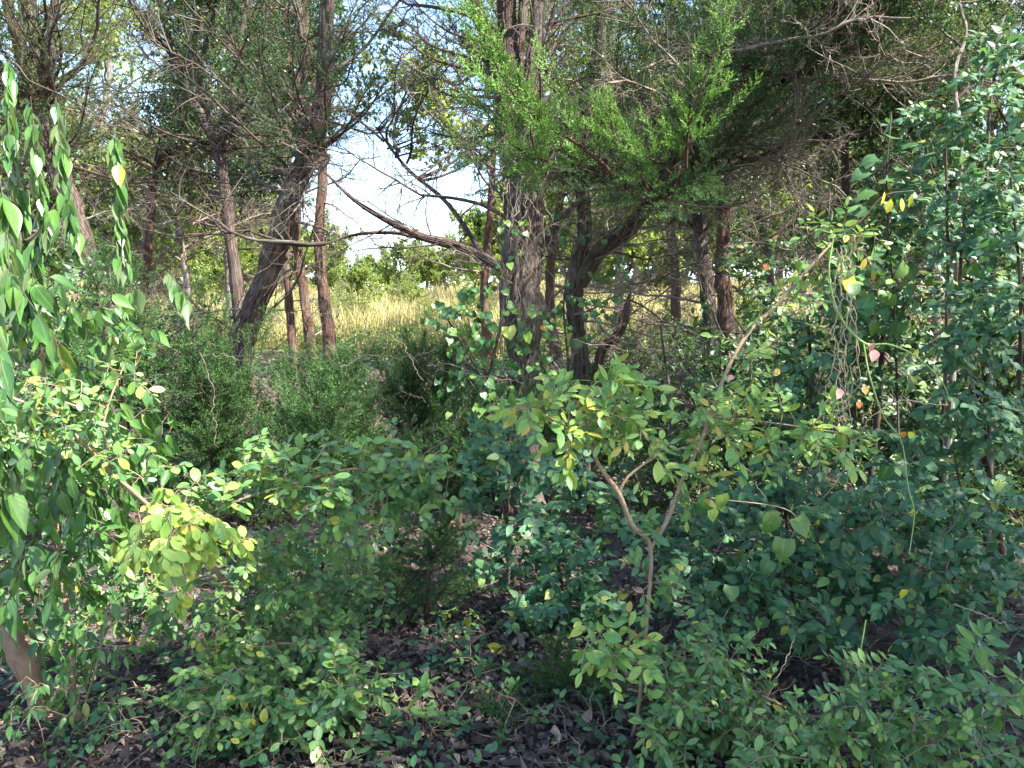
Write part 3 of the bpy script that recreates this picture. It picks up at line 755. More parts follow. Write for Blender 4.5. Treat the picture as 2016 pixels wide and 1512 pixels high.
# main cedar
tree('cedar_tree', 'thickest cedar trunk in the middle, many stemmed and wrapped in bare vines', [
    [(1030, None, 6.5, 96), (1034, 900, 6.5, 78), (1030, 760, 6.5, 74), (1028, 600, 6.5, 88), (1030, 470, 6.5, 88), (1022, 350, 6.5, 78), (1005, 230, 6.5, 62), (1000, 110, 6.5, 44), (1003, -40, 6.5, 40)],
    [(1018, 300, 6.5, 46), (985, 170, 6.4, 38), (962, 80, 6.3, 32), (930, -50, 6.2, 28)],
    [(1030, 330, 6.4, 52), (1045, 190, 6.4, 42), (1055, 80, 6.4, 34), (1062, -50, 6.4, 30)],
    [(1000, 240, 6.5, 26), (1022, 120, 6.6, 22), (1030, 0, 6.7, 20), (1034, -60, 6.7, 18)],
    [(1012, 590, 6.5, 34), (985, 528, 6.45, 26), (905, 487, 6.35, 21), (830, 466, 6.3, 18), (765, 436, 6.2, 14), (700, 396, 6.1, 9), (640, 340, 6.0, 5)],
    [(820, 466, 6.3, 11), (770, 458, 6.2, 9), (700, 462, 6.2, 7), (640, 480, 6.1, 4)],
    [(1060, 500, 6.5, 20), (1100, 440, 6.9, 14), (1150, 380, 7.2, 10), (1200, 300, 7.4, 6)],
    [(950, 500, 6.4, 12), (880, 400, 6.9, 9), (800, 330, 7.2, 7), (740, 250, 7.4, 4)]],
    kinds=('cedar', 'cedar', 'bare_dark'), nb=50, z0=2.9, size=1.0, seed=13, tall={0: 8.5, 1: 8, 2: 8.3, 3: 7.5}, bare_low=12, barename='bare_dark', strips=260, sides=72,
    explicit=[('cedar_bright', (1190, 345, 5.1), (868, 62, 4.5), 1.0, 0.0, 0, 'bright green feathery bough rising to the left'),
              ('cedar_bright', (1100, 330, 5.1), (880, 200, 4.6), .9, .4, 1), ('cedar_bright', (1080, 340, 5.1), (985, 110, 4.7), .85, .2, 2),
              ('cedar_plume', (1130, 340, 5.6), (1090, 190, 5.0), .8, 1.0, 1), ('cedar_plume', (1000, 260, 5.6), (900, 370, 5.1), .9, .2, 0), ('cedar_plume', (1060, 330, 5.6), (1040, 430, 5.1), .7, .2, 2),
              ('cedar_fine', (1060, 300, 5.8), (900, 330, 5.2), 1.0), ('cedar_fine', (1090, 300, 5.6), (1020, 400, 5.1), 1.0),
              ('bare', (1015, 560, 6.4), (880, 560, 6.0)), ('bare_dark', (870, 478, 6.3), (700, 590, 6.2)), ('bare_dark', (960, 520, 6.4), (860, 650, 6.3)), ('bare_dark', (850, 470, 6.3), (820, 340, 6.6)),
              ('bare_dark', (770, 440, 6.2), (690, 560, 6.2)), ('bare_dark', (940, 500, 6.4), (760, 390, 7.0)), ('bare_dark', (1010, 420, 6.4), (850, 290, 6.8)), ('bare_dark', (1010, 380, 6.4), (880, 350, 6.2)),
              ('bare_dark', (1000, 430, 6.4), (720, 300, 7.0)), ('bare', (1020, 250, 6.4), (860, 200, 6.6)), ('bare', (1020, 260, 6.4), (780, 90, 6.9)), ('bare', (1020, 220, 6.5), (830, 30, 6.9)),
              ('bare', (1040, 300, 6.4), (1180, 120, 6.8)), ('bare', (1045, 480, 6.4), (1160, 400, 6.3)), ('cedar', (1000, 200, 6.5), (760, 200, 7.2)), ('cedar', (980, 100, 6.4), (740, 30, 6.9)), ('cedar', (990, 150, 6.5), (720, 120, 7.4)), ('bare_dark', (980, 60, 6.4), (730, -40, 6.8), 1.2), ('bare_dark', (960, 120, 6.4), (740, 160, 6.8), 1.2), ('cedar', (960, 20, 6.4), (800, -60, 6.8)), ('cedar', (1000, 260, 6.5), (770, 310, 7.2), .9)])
# its slimmer neighbour
tree('cedar_tree', 'slimmer dark cedar stem right of the thickest trunk with a crooked limb rising right', [
    [(1165, None, 7.2, 46), (1150, 800, 7.2, 40), (1136, 640, 7.2, 40), (1132, 560, 7.2, 38), (1152, 440, 7.2, 34), (1142, 330, 7.2, 32), (1150, 200, 7.2, 30), (1175, 110, 7.1, 24), (1195, -50, 7.0, 20)],
    [(1140, 560, 7.2, 34), (1185, 490, 7.1, 36), (1240, 450, 7.0, 34), (1285, 395, 6.8, 28), (1360, 345, 6.6, 20), (1440, 330, 6.5, 14), (1540, 290, 6.4, 9)],
    [(1285, 395, 6.8, 20), (1330, 300, 6.4, 15), (1385, 190, 6.0, 10), (1430, 90, 5.8, 6)]],
    kinds=('cedar', 'cedar_fine', 'cedar_fine', 'bare'), nb=70, z0=2.7, size=1.0, seed=14, tall={0: 8.0}, bare_low=14, strips=170,
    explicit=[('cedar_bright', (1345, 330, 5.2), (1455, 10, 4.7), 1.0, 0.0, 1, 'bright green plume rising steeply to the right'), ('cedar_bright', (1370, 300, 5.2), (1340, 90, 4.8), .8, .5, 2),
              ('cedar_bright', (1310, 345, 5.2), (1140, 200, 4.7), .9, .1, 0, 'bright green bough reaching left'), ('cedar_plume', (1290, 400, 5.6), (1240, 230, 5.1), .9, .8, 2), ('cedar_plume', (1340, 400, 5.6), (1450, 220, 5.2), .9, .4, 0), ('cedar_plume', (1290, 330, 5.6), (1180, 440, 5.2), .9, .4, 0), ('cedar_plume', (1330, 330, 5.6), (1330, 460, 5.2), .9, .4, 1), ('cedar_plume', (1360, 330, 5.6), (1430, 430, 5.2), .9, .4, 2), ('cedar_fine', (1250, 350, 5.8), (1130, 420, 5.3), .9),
              ('cedar_fine', (1280, 400, 5.9), (1150, 330, 5.4), 1.0), ('cedar_fine', (1290, 400, 5.9), (1420, 380, 5.4), 1.0), ('cedar_fine', (1280, 420, 5.9), (1180, 470, 5.5), .9), ('cedar_fine', (1300, 390, 5.9), (1290, 260, 5.5), 1.1),
              ('bare_dark', (1240, 560, 6.9), (1420, 600, 6.6)), ('bare_dark', (1160, 500, 7), (1400, 480, 6.8)), ('bare', (1130, 620, 7.1), (1330, 640, 6.4)), ('bare_dark', (1200, 480, 7), (1340, 560, 6.6)), ('bare', (1150, 600, 7.1), (1260, 760, 6.4))])
# broken, shredded limb
tree('dead_limb', 'short red broken trunk with shredded bark curving up beside the slim cedar', [
    [(1168, None, 6.6, 14), (1178, 720, 6.6, 17), (1208, 670, 6.6, 22), (1228, 630, 6.6, 20), (1240, 578, 6.6, 7)]], mat='red_bark', nb=0, seed=15, strips=60, cat='stump', sides=20,
    explicit=[('bare', (1238, 585, 6.6), (1330, 560, 6.3), .8), ('bare', (1238, 585, 6.6), (1180, 600, 6.5), .6), ('bare_dark', (1236, 590, 6.6), (1420, 680, 6.2), .8)])
# pair of trunks right of centre
tree('cedar_tree', 'straight dark trunk behind the crooked limb, left one of the close pair', [
    [(1415, None, 10.5, 40), (1400, 640, 10.5, 36), (1385, 520, 10.5, 34), (1380, 400, 10.5, 32), (1400, 250, 10.5, 28), (1390, -40, 10.5, 22)]],
    kinds=('cedar', 'cedar_fine', 'dark'), nb=60, z0=2.7, size=1.2, seed=16, tall={0: 8.5}, bare_low=9, strips=40, sides=24)
tree('cedar_tree', 'reddish trunk with pale sunlit flanks, right one of the close pair', [
    [(1440, None, 10.0, 44), (1430, 620, 10.0, 38), (1422, 500, 10.0, 34), (1430, 400, 10.0, 30), (1450, 200, 10.0, 26), (1470, -40, 10.0, 20)]],
    mat='red_bark', kinds=('cedar', 'cedar_fine', 'dark'), nb=60, z0=2.5, size=1.2, seed=17, tall={0: 8.5}, bare_low=9, strips=40, sides=24)
# the thin red trunks right of the leaning one
for px0, px1, px2, wd, D, sd, lb in ((657, 640, 628, 30, 13.8, 21, 'rightmost and widest of the three thin red trunks by the sunny gap'), (626, 601, 584, 24, 14.3, 22, 'middle one of the three thin red trunks by the sunny gap'), (583, 570, 560, 19, 15.0, 23, 'leftmost of the three thin red trunks by the sunny gap')):
    tree('cedar_tree', lb, [[(px0, None, D, wd), (px1, 600, D, wd * .95), (px2, 460, D, wd * .85), (px2 + 8, 300, D, wd * .75), (px2 - 20, 100, D, wd * .6), (px2 - 30, -40, D, wd * .5)]],
         mat='red_bark', kinds=('cedar', 'dark', 'willow'), nb=20, z0=4.0, size=1.6, seed=sd, tall={0: 9}, bare_low=4, sides=16, step=.1, strips=14, group='thin red trunks by the sunny gap')
tree('cedar_tree', 'thin dark red trunk between the leaning cedar and the forked one', [[(278, None, 11.5, 24), (284, 620, 11.5, 22), (290, 480, 11.5, 21), (310, 330, 11.5, 18), (345, 270, 11.5, 16), (380, 100, 11.5, 14), (400, -40, 11.5, 12)]],
     mat='red_bark', kinds=('cedar_olive', 'bare', 'dark'), nb=26, z0=3.0, size=1.3, seed=24, tall={0: 8}, bare_low=8, sides=16, step=.08)
# upper left dark stems
tree('cedar_tree', 'black looking tree with three upright stems against the sky, upper left', [
    [(500, None, 11, 30), (455, 480, 11, 26), (430, 300, 11, 24), (375, 190, 11, 18), (330, 60, 11, 14), (300, -60, 11, 12)], [(430, 300, 11, 16), (470, 190, 11, 13), (475, 80, 11, 11), (490, -60, 11, 9)], [(420, 280, 11, 14), (395, 150, 11.2, 12), (420, 30, 11.2, 10), (430, -60, 11.2, 9)]],
    mat='cedar_bark', kinds=('dark', 'bare_dark', 'cedar'), nb=80, z0=3.2, size=1.25, seed=25, tall={0: 8.5, 1: 8.5, 2: 8.6}, bare_low=8, sides=16, barename='bare_dark')
# right side trees
tree('tree', 'pale slender trunk rising through the dark leaves near the right edge', [[(1862, None, 5.0, 15), (1884, 600, 5.1, 13), (1876, 450, 5.0, 12), (1892, 300, 4.9, 11), (1880, 150, 5.0, 9), (1902, 60, 5.1, 7), (1886, -40, 5.2, 6)]],
     mat='grey_bark', kinds=('dark', 'bare'), nb=14, z0=2.6, size=.8, seed=26, tall={0: 6.5}, bare_low=5, sides=12, strips=0, flute=.05)
tree('tree', 'thin trunk hung with round vine leaves right of the bright cedar boughs', [[(1700, None, 8.2, 24), (1680, 600, 8.2, 22), (1668, 400, 8.2, 20), (1660, 260, 8.2, 17), (1648, 120, 8.2, 14), (1625, -40, 8.2, 11)], [(1660, 280, 8.2, 14), (1780, 180, 8.0, 10), (1900, 130, 7.8, 7)]],
     mat='cedar_bark', kinds=('cedar', 'cedar_olive', 'cedar_fine', 'dark'), nb=75, z0=2.3, size=1.1, seed=27, tall={0: 8.0}, bare_low=10, sides=16, strips=20,
     explicit=[('cedar_olive', (1650, 80, 7.5), (1500, 60, 6.4)), ('cedar_olive', (1650, 60, 7.5), (1800, 70, 6.2)), ('cedar_fine', (1640, 40, 7.5), (1560, 150, 6.2)), ('cedar_olive', (1650, 100, 7.5), (1760, 180, 6.3)), ('cedar_olive', (1640, 60, 7.4), (1950, 50, 6.2))])
tree('cedar_tree', 'cedar at the right edge with a thick reddish limb crossing the top corner', [[(2110, None, 7.4, 60), (2100, 500, 7.4, 50), (2060, 250, 7.2, 42), (2080, -60, 7.2, 36)], [(2060, 230, 7.2, 26), (1900, 30, 6.8, 20), (1780, 20, 6.4, 18), (1690, 60, 6.2, 17), (1610, 115, 6.1, 15), (1575, 150, 6.0, 8)], [(1640, 95, 6.1, 11), (1640, 45, 6.1, 10), (1612, 0, 6.1, 8), (1600, -40, 6.1, 6)]],
     mat='red_bark', kinds=('cedar', 'cedar_olive', 'cedar_fine'), nb=75, z0=2.4, size=1.1, seed=28, tall={0: 8.5}, bare_low=6, strips=40,
     explicit=[('cedar_olive', (1700, 55, 6.2), (1560, 20, 5.4), 1), ('cedar_fine', (1640, 80, 6.1), (1500, 100, 5.6), 1), ('cedar_olive', (1780, 20, 6.4), (1820, 150, 5.8), 1), ('cedar_olive', (1690, 60, 6.2), (1700, 190, 5.6), 1), ('cedar_olive', (1850, 30, 6.6), (1960, 120, 6.0), 1)])

# woodland behind: each its own tree
bgt = [  # px, D, width, kinds, mat, top, z0, size, label
    (60, 16, 26, ('cedar', 'sunny', 'dark'), 'cedar_bark', 9, 1.6, 1.9, 'dense tree seen behind the forked cedar at the far left'),
    (200, 22, 22, ('sunny', 'sunny', 'cedar_olive'), 'grey_bark', 10, 1.8, 2.4, 'sunlit yellow green tree beyond the hanging leaves'),
    (350, 18, 18, ('sunny', 'bare', 'cedar_olive'), 'grey_bark', 8.5, 2.2, 2.0, 'pale crooked tree with bare twigs beyond the leaning trunk'),
    (470, 20, 16, ('dark', 'willow'), 'grey_bark', 10, 3.4, 2.2, 'tree with dark hanging foliage just left of the leaning trunk top'),
    (960, 15, 22, ('bare', 'cedar', 'sunny'), 'red_bark', 9, 3.4, 1.8, 'trunk seen just left of the thickest cedar, in front of the field'),
    (1100, 17, 24, ('sunny', 'bare', 'cedar'), 'red_bark', 9.5, 2.8, 2.0, 'pale trunk standing in the gap between the two central cedars'),
    (1210, 21, 24, ('sunny', 'bare'), 'grey_bark', 10, 3.0, 2.2, 'sunny tree behind the crooked limb'),
    (1320, 15, 24, ('sunny', 'bare'), 'red_bark', 8.8, 2.6, 1.8, 'pinkish sunlit trunk left of the close pair'),
    (1500, 14, 22, ('dark', 'cedar', 'sunny'), 'cedar_bark', 9, 1.4, 1.8, 'dark bushy tree right of the close pair of trunks'),
    (1600, 19, 20, ('sunny', 'dark'), 'grey_bark', 9, 1.6, 2.2, 'yellow green tree glimpsed behind the thin trunk with vines'),
    (1760, 13, 24, ('dark', 'cedar'), 'cedar_bark', 9, 1.2, 1.7, 'dark tree filling the view behind the round vine leaves'),
    (1950, 12, 24, ('dark', 'cedar_olive'), 'cedar_bark', 8.5, 1.0, 1.6, 'dark tree behind the pale slender trunk at the right edge'),
    (1850, 20, 24, ('sunny', 'cedar'), 'grey_bark', 10, 1.6, 2.3, 'sunlit tree farthest back at the right'),
]
for i, (px, D, wd, kd, mt, top, z0, sz, lb) in enumerate(bgt):
    dx = rng.uniform(-20, 20, 3)
    tree('tree', lb, [[(px, None, D, wd), (px + dx[0], 560, D, wd * .9), (px + dx[1], 350, D, wd * .7), (px + dx[2], 150, D, wd * .5)]], mat=mt, kinds=kd, nb=52, z0=float(hgt(0, D)) + z0, size=sz, seed=100 + i, tall={0: top + float(hgt(0, D))}, bare_low=6, sides=16, step=.1)
# low sunny trees across the field
far = [(790, 46, 3.6, 'roundest yellow green tree beyond the field, in the middle of the gap'), (690, 40, 3.0, 'yellow green bush left of the round tree beyond the field'), (560, 52, 5.5, 'taller sunlit tree beyond the field behind the thin trunks'), (900, 60, 4.4, 'small bluish tree right of the gap beyond the field'),
       (440, 38, 4.5, 'sunlit bush seen left of the leaning trunk'), (1060, 50, 6.0, 'sunlit tree across the field seen past the main trunk'), (300, 45, 8, 'tall sunlit tree across the field at left'), (120, 50, 9, 'sunlit tree across the field at the far left'), (1250, 42, 7, 'sunlit tree across the field behind the broken trunk'), (1420, 55, 9, 'tall sunlit tree across the field behind the close pair'), (1650, 48, 9, 'sunlit tree across the field at right'), (1880, 45, 9, 'sunlit tree across the field near the right edge'), (640, 70, 7, 'distant tree crown rising left of the gap'), (740, 62, 4.2, 'low crown behind the round tree beyond the field'), (840, 70, 5, 'low distant crown right of the round tree'), (990, 44, 6.5, 'sunlit tree across the field hidden partly by the thickest trunk'), (500, 60, 7.5, 'tall distant tree left of the thin red trunks'), (380, 56, 8, 'distant tree across the field, between the left cedars'), (210, 62, 10, 'distant tall tree beyond the hanging strands'), (20, 60, 9, 'distant tree at the left edge of the view'), (1150, 62, 8.5, 'distant tree between the central cedars'), (1340, 44, 7.5, 'sunlit tree just left of the close pair, across the field'), (1530, 60, 9, 'distant tree right of the close pair'), (1760, 60, 10, 'distant tree behind the thorny vine'), (1990, 55, 10, 'distant tree at the right edge of the view')]
for i, (px, D, h, lb) in enumerate(far):
    g = ground_pt(px, D); r = np.random.default_rng(300 + i); o = thing('tree', lb, 'tree', g, 'trees across the field')
    P = [g + [0, 0, -.2], g + [.1, 0, h * .4], g + [-.1, 0, h * .75]]
    part('trunk', trunk_mesh('trunk', P, [h * .035, h * .025, h * .01], M['grey_bark'], 10, .3, i)[0], o)
    for b in range(26 if h < 5 else 40):
        z = r.uniform(.12, .7) * h; az = r.uniform(0, 6.283); el = r.uniform(-.1, .9)
        d = np.array([math.cos(az) * math.cos(el), math.sin(az) * math.cos(el), math.sin(el)])
        add_branch(o, g, 'far', g + [0, 0, z], d, h * .3 * r.uniform(.7, 1.1), r.uniform(-3, 3))
# trees outside the frame on the right that shade the shrubs
for i, (x, y, top, kd, lb) in enumerate(((4.7, 1.5, 7.6, ('dark', 'cedar_fine'), 'lower shade tree just right of the view'), (5.2, -.6, 9.0, ('dark', 'cedar_fine'), 'broad shade tree standing right of the shrubs'), (8.2, .6, 8.5, ('dark', 'cedar_fine'), 'tall shade tree farther right of the shrubs'), (3.6, -3.4, 9.5, ('dark', 'cedar_fine'), 'shade tree behind the viewer'), (8.5, -2.6, 11, ('dark', 'cedar_fine'), 'tallest shade tree behind on the right'), (.4, -3.2, 8.5, ('dark', 'cedar'), 'shade tree straight behind the viewer'))):
    g = np.array([x, y, float(hgt(x, y))]); r = np.random.default_rng(400 + i); o = thing('shade_tree', lb, 'tree', g)
    P = np.array([g + [0, 0, -.2], g + [.1, .1, top * .4], g + [0, -.1, top * .7], g + [0, 0, top]])
    part('trunk', trunk_mesh('trunk', P, [.2, .16, .1, .02], M['cedar_bark'], 16, .2, i)[0], o)
    for b in range(60 if i else 34):
        f = r.uniform(.33, 1); p = np.array([np.interp(f, [0, .4, .7, 1], P[:, k]) for k in range(3)]); az = r.uniform(0, 6.283); el = r.uniform(0, .7)
        d = np.array([math.cos(az) * math.cos(el), math.sin(az) * math.cos(el), math.sin(el)]); s = r.uniform(1.2, 2.0) * (1.1 - .5 * f)
        q = proj(p + d * s * 1.3)
        if q[2] > .2 and -200 < q[0] < 2200 and q[1] > -150: continue
        add_branch(o, g, kd[r.integers(len(kd))], p, d, s, r.uniform(-1, 1))

# bushes under and beyond the trees
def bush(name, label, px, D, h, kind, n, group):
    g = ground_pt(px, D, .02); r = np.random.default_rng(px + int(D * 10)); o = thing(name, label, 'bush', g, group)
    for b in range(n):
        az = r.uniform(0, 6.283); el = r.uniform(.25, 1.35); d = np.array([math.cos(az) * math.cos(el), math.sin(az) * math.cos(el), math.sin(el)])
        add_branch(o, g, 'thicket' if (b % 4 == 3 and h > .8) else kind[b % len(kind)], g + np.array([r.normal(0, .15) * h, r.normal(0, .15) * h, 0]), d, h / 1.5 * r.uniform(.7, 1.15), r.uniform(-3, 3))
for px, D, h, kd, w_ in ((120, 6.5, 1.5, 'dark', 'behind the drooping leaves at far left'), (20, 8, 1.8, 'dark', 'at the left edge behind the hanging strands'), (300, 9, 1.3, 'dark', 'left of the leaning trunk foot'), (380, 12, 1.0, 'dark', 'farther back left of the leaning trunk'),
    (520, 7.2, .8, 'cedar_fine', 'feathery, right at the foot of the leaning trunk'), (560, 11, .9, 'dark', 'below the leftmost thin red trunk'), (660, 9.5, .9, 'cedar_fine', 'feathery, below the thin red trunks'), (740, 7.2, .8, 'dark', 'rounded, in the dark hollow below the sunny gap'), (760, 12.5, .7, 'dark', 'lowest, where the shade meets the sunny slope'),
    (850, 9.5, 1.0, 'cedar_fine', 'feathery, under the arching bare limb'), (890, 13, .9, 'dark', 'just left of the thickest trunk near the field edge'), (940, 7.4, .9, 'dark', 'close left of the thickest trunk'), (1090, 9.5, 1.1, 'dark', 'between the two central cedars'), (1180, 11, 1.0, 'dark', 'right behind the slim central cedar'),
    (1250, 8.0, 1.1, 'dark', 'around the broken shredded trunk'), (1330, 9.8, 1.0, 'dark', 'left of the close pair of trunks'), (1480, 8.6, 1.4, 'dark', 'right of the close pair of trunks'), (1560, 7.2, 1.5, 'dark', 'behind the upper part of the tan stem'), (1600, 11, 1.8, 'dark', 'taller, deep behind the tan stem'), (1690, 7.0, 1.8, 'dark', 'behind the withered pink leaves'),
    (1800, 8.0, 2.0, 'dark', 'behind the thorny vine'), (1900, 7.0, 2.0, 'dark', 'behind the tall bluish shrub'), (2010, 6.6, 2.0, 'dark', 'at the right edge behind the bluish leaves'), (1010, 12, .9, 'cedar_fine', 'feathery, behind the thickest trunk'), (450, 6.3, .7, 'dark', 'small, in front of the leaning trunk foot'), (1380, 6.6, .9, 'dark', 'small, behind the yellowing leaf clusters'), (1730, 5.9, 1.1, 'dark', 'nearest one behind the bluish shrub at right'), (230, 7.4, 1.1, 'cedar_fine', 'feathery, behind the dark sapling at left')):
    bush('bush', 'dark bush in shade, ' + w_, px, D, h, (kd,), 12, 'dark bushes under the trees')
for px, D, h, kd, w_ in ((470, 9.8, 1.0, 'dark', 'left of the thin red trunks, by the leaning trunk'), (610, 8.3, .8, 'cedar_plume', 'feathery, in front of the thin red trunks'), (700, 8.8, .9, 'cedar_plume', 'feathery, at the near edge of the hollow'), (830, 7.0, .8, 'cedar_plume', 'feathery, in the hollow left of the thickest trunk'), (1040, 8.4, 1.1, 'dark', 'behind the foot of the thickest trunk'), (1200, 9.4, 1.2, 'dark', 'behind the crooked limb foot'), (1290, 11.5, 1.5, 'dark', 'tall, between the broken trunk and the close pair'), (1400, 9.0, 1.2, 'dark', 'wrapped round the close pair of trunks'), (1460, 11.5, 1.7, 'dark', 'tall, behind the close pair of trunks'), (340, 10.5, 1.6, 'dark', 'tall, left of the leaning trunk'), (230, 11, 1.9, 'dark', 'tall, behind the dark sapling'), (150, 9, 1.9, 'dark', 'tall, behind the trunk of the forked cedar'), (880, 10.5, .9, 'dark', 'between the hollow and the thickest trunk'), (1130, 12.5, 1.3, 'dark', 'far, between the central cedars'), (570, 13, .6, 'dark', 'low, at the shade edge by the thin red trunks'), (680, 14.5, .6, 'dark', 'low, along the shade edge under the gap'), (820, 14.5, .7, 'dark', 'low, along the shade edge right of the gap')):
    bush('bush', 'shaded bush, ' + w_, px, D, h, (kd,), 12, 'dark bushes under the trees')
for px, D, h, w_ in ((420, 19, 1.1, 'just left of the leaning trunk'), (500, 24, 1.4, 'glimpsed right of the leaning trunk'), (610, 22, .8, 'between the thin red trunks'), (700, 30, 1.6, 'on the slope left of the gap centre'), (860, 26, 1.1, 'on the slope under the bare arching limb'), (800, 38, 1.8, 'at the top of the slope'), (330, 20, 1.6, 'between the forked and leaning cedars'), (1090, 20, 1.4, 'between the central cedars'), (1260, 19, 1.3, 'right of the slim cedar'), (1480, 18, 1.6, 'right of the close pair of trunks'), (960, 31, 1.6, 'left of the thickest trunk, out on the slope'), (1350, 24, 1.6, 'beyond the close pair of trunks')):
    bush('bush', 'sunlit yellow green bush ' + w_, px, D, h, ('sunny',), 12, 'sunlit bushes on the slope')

# ------------------------------------------------------------------ cedar saplings
def sapling(label, base_px, D, top, tips, kind='cedar_plume', wd=10):
    g = ground_pt(base_px, D); o = thing('cedar_sapling', label, 'sapling', g)
    tp = at(*top); P = [g + [0, 0, -.05], (g + tp) / 2 + [.03, 0, .02], tp]
    part('trunk', trunk_mesh('trunk', P, [wd / 2 * D / F, wd / 3 * D / F, .003], M['red_bark'], 10, .04, base_px)[0], o)
    tips = tips + [(max(.15, f * rng.uniform(.6, 1)), px + rng.normal(0, 55), py + abs(rng.normal(0, 50)), d2 + rng.normal(0, .2), fat) for (f, px, py, d2, fat) in tips]
    for (f, px, py, d2, fat) in tips:
        a = P[0] * (1 - f) + tp * f; c = at(px, py, d2); d = c - a; l = np.linalg.norm(d)
        add_branch(o, g, kind, a, d / l, l / 1.45 * fat, rng.uniform(-.6, .6))
sapling('feathery cedar sapling spreading low in front of the leaning trunk', 470, 5.4, (400, 640, 5.2), [(.5, 330, 700, 5.1, 1), (.8, 350, 610, 5.0, 1.1), (.6, 470, 700, 5.0, 1.1), (.45, 300, 800, 5.0, 1), (.5, 520, 760, 4.9, 1), (.9, 400, 600, 5.2, 1.6), (.6, 400, 720, 4.7, 1.1), (.4, 420, 860, 4.8, 1), (.7, 440, 640, 5.3, 1.1)])
sapling('cedar sapling with bright upright tips left of the view centre', 640, 5.0, (640, 760, 5.0), [(.6, 735, 705, 4.8, 1.05), (.5, 690, 760, 4.7, 1), (.6, 560, 790, 4.9, 1), (.5, 660, 830, 4.5, 1), (.3, 560, 860, 4.6, 1), (.3, 780, 860, 4.9, 1), (.7, 600, 700, 5.3, 1), (.4, 480, 850, 4.8, 1), (.4, 720, 900, 4.7, 1), (.5, 640, 700, 4.9, 1)])
sapling('small dark cedar sapling half hidden by the drooping leaves at left', 215, 5.0, (235, 560, 5.0), [(.9, 190, 500, 4.8, 1.1), (.8, 280, 540, 4.8, 1), (.8, 150, 600, 4.8, 1), (.7, 290, 620, 4.7, 1), (.6, 240, 650, 4.6, 1), (.95, 245, 520, 5, 1.6), (.7, 160, 660, 4.9, 1)])
sapling('dark cedar sapling standing in shade at the foot of the sunny slope', 800, 8.2, (800, 720, 8.2), [(.8, 790, 660, 8, 1.1), (.7, 860, 690, 8, 1), (.6, 720, 710, 8, 1), (.5, 880, 760, 7.8, 1), (.5, 740, 780, 7.8, 1), (.6, 800, 740, 7.6, 1), (.8, 820, 650, 8.3, 1), (.4, 900, 700, 8, 1.2)])
sapling('drooping grey green cedar branchlets above the litter in the lower middle', 830, 4.1, (840, 1030, 4.1), [(.8, 740, 1120, 3.9, .9), (.9, 900, 1100, 3.8, .9), (.9, 830, 1000, 4.0, 1), (.7, 930, 1170, 3.7, .9), (.6, 700, 1190, 3.9, .9), (.9, 760, 1030, 4.0, 1), (.6, 850, 1180, 3.8, .8), (.95, 920, 1020, 3.9, 1)], wd=6)
sapling('tiny cedar seedling on the bare litter left of the thin upright stem', 1110, 3.35, (1115, 1340, 3.3), [(.4, 1000, 1350, 3.2, 1), (.5, 1060, 1310, 3.3, 1), (.6, 1180, 1330, 3.2, 1), (.6, 1130, 1300, 3.3, 1.1), (.3, 1060, 1410, 3.1, 1), (.3, 1160, 1410, 3.1, 1), (.4, 1220, 1370, 3.2, 1)], wd=5)
sapling('shadowed young cedar behind the yellow leaved shrub', 900, 6.0, (900, 830, 6.0), [(.7, 830, 790, 5.8, 1), (.7, 960, 780, 5.8, 1), (.5, 800, 880, 5.6, 1), (.6, 900, 790, 5.6, 1.1), (.4, 990, 860, 5.7, 1)])

# ------------------------------------------------------------------ shrubs
# left: tree with long drooping glossy leaves
p = Plant('drooping_leaf_tree', 'tree at the left edge with long hanging glossy leaves and orange brown trunk', 'tree', ground_pt(85, 3.1))
p.stem([(95, None, 3.1, 62), (78, 1390, 3.1, 54), (55, 1310, 3.1, 56), (10, 1240, 3.1, 58), (-60, 1150, 3.1, 52), (-110, 900, 3.15, 44), (-120, 500, 3.2, 36), (-90, 150, 3.2, 20), (-70, 0, 3.15, 12)], 'orange_bark', 'trunk', 20, .05)
p.stem([(60, None, 3.2, 34), (45, 1330, 3.2, 32), (10, 1260, 3.2, 30), (-30, 1180, 3.2, 26)], 'orange_bark', 'trunk', 16, .05)
p.stem([(-100, 700, 3.1, 18), (-30, 500, 3.0, 11), (60, 470, 2.95, 7), (110, 400, 2.9, 4)], 'stem', 'limb', 8)
p.stem([(-95, 300, 3.2, 12), (10, 130, 3.1, 5), (60, 160, 3.0, 4), (115, 185, 3.0, 4), (170, 215, 2.95, 3), (228, 252, 2.95, 2)], 'dark_twig', 'limb', 8)
p.stem([(-110, 900, 3.1, 16), (20, 780, 3.0, 10), (150, 800, 2.9, 6), (260, 850, 2.9, 4)], 'stem', 'limb', 8)
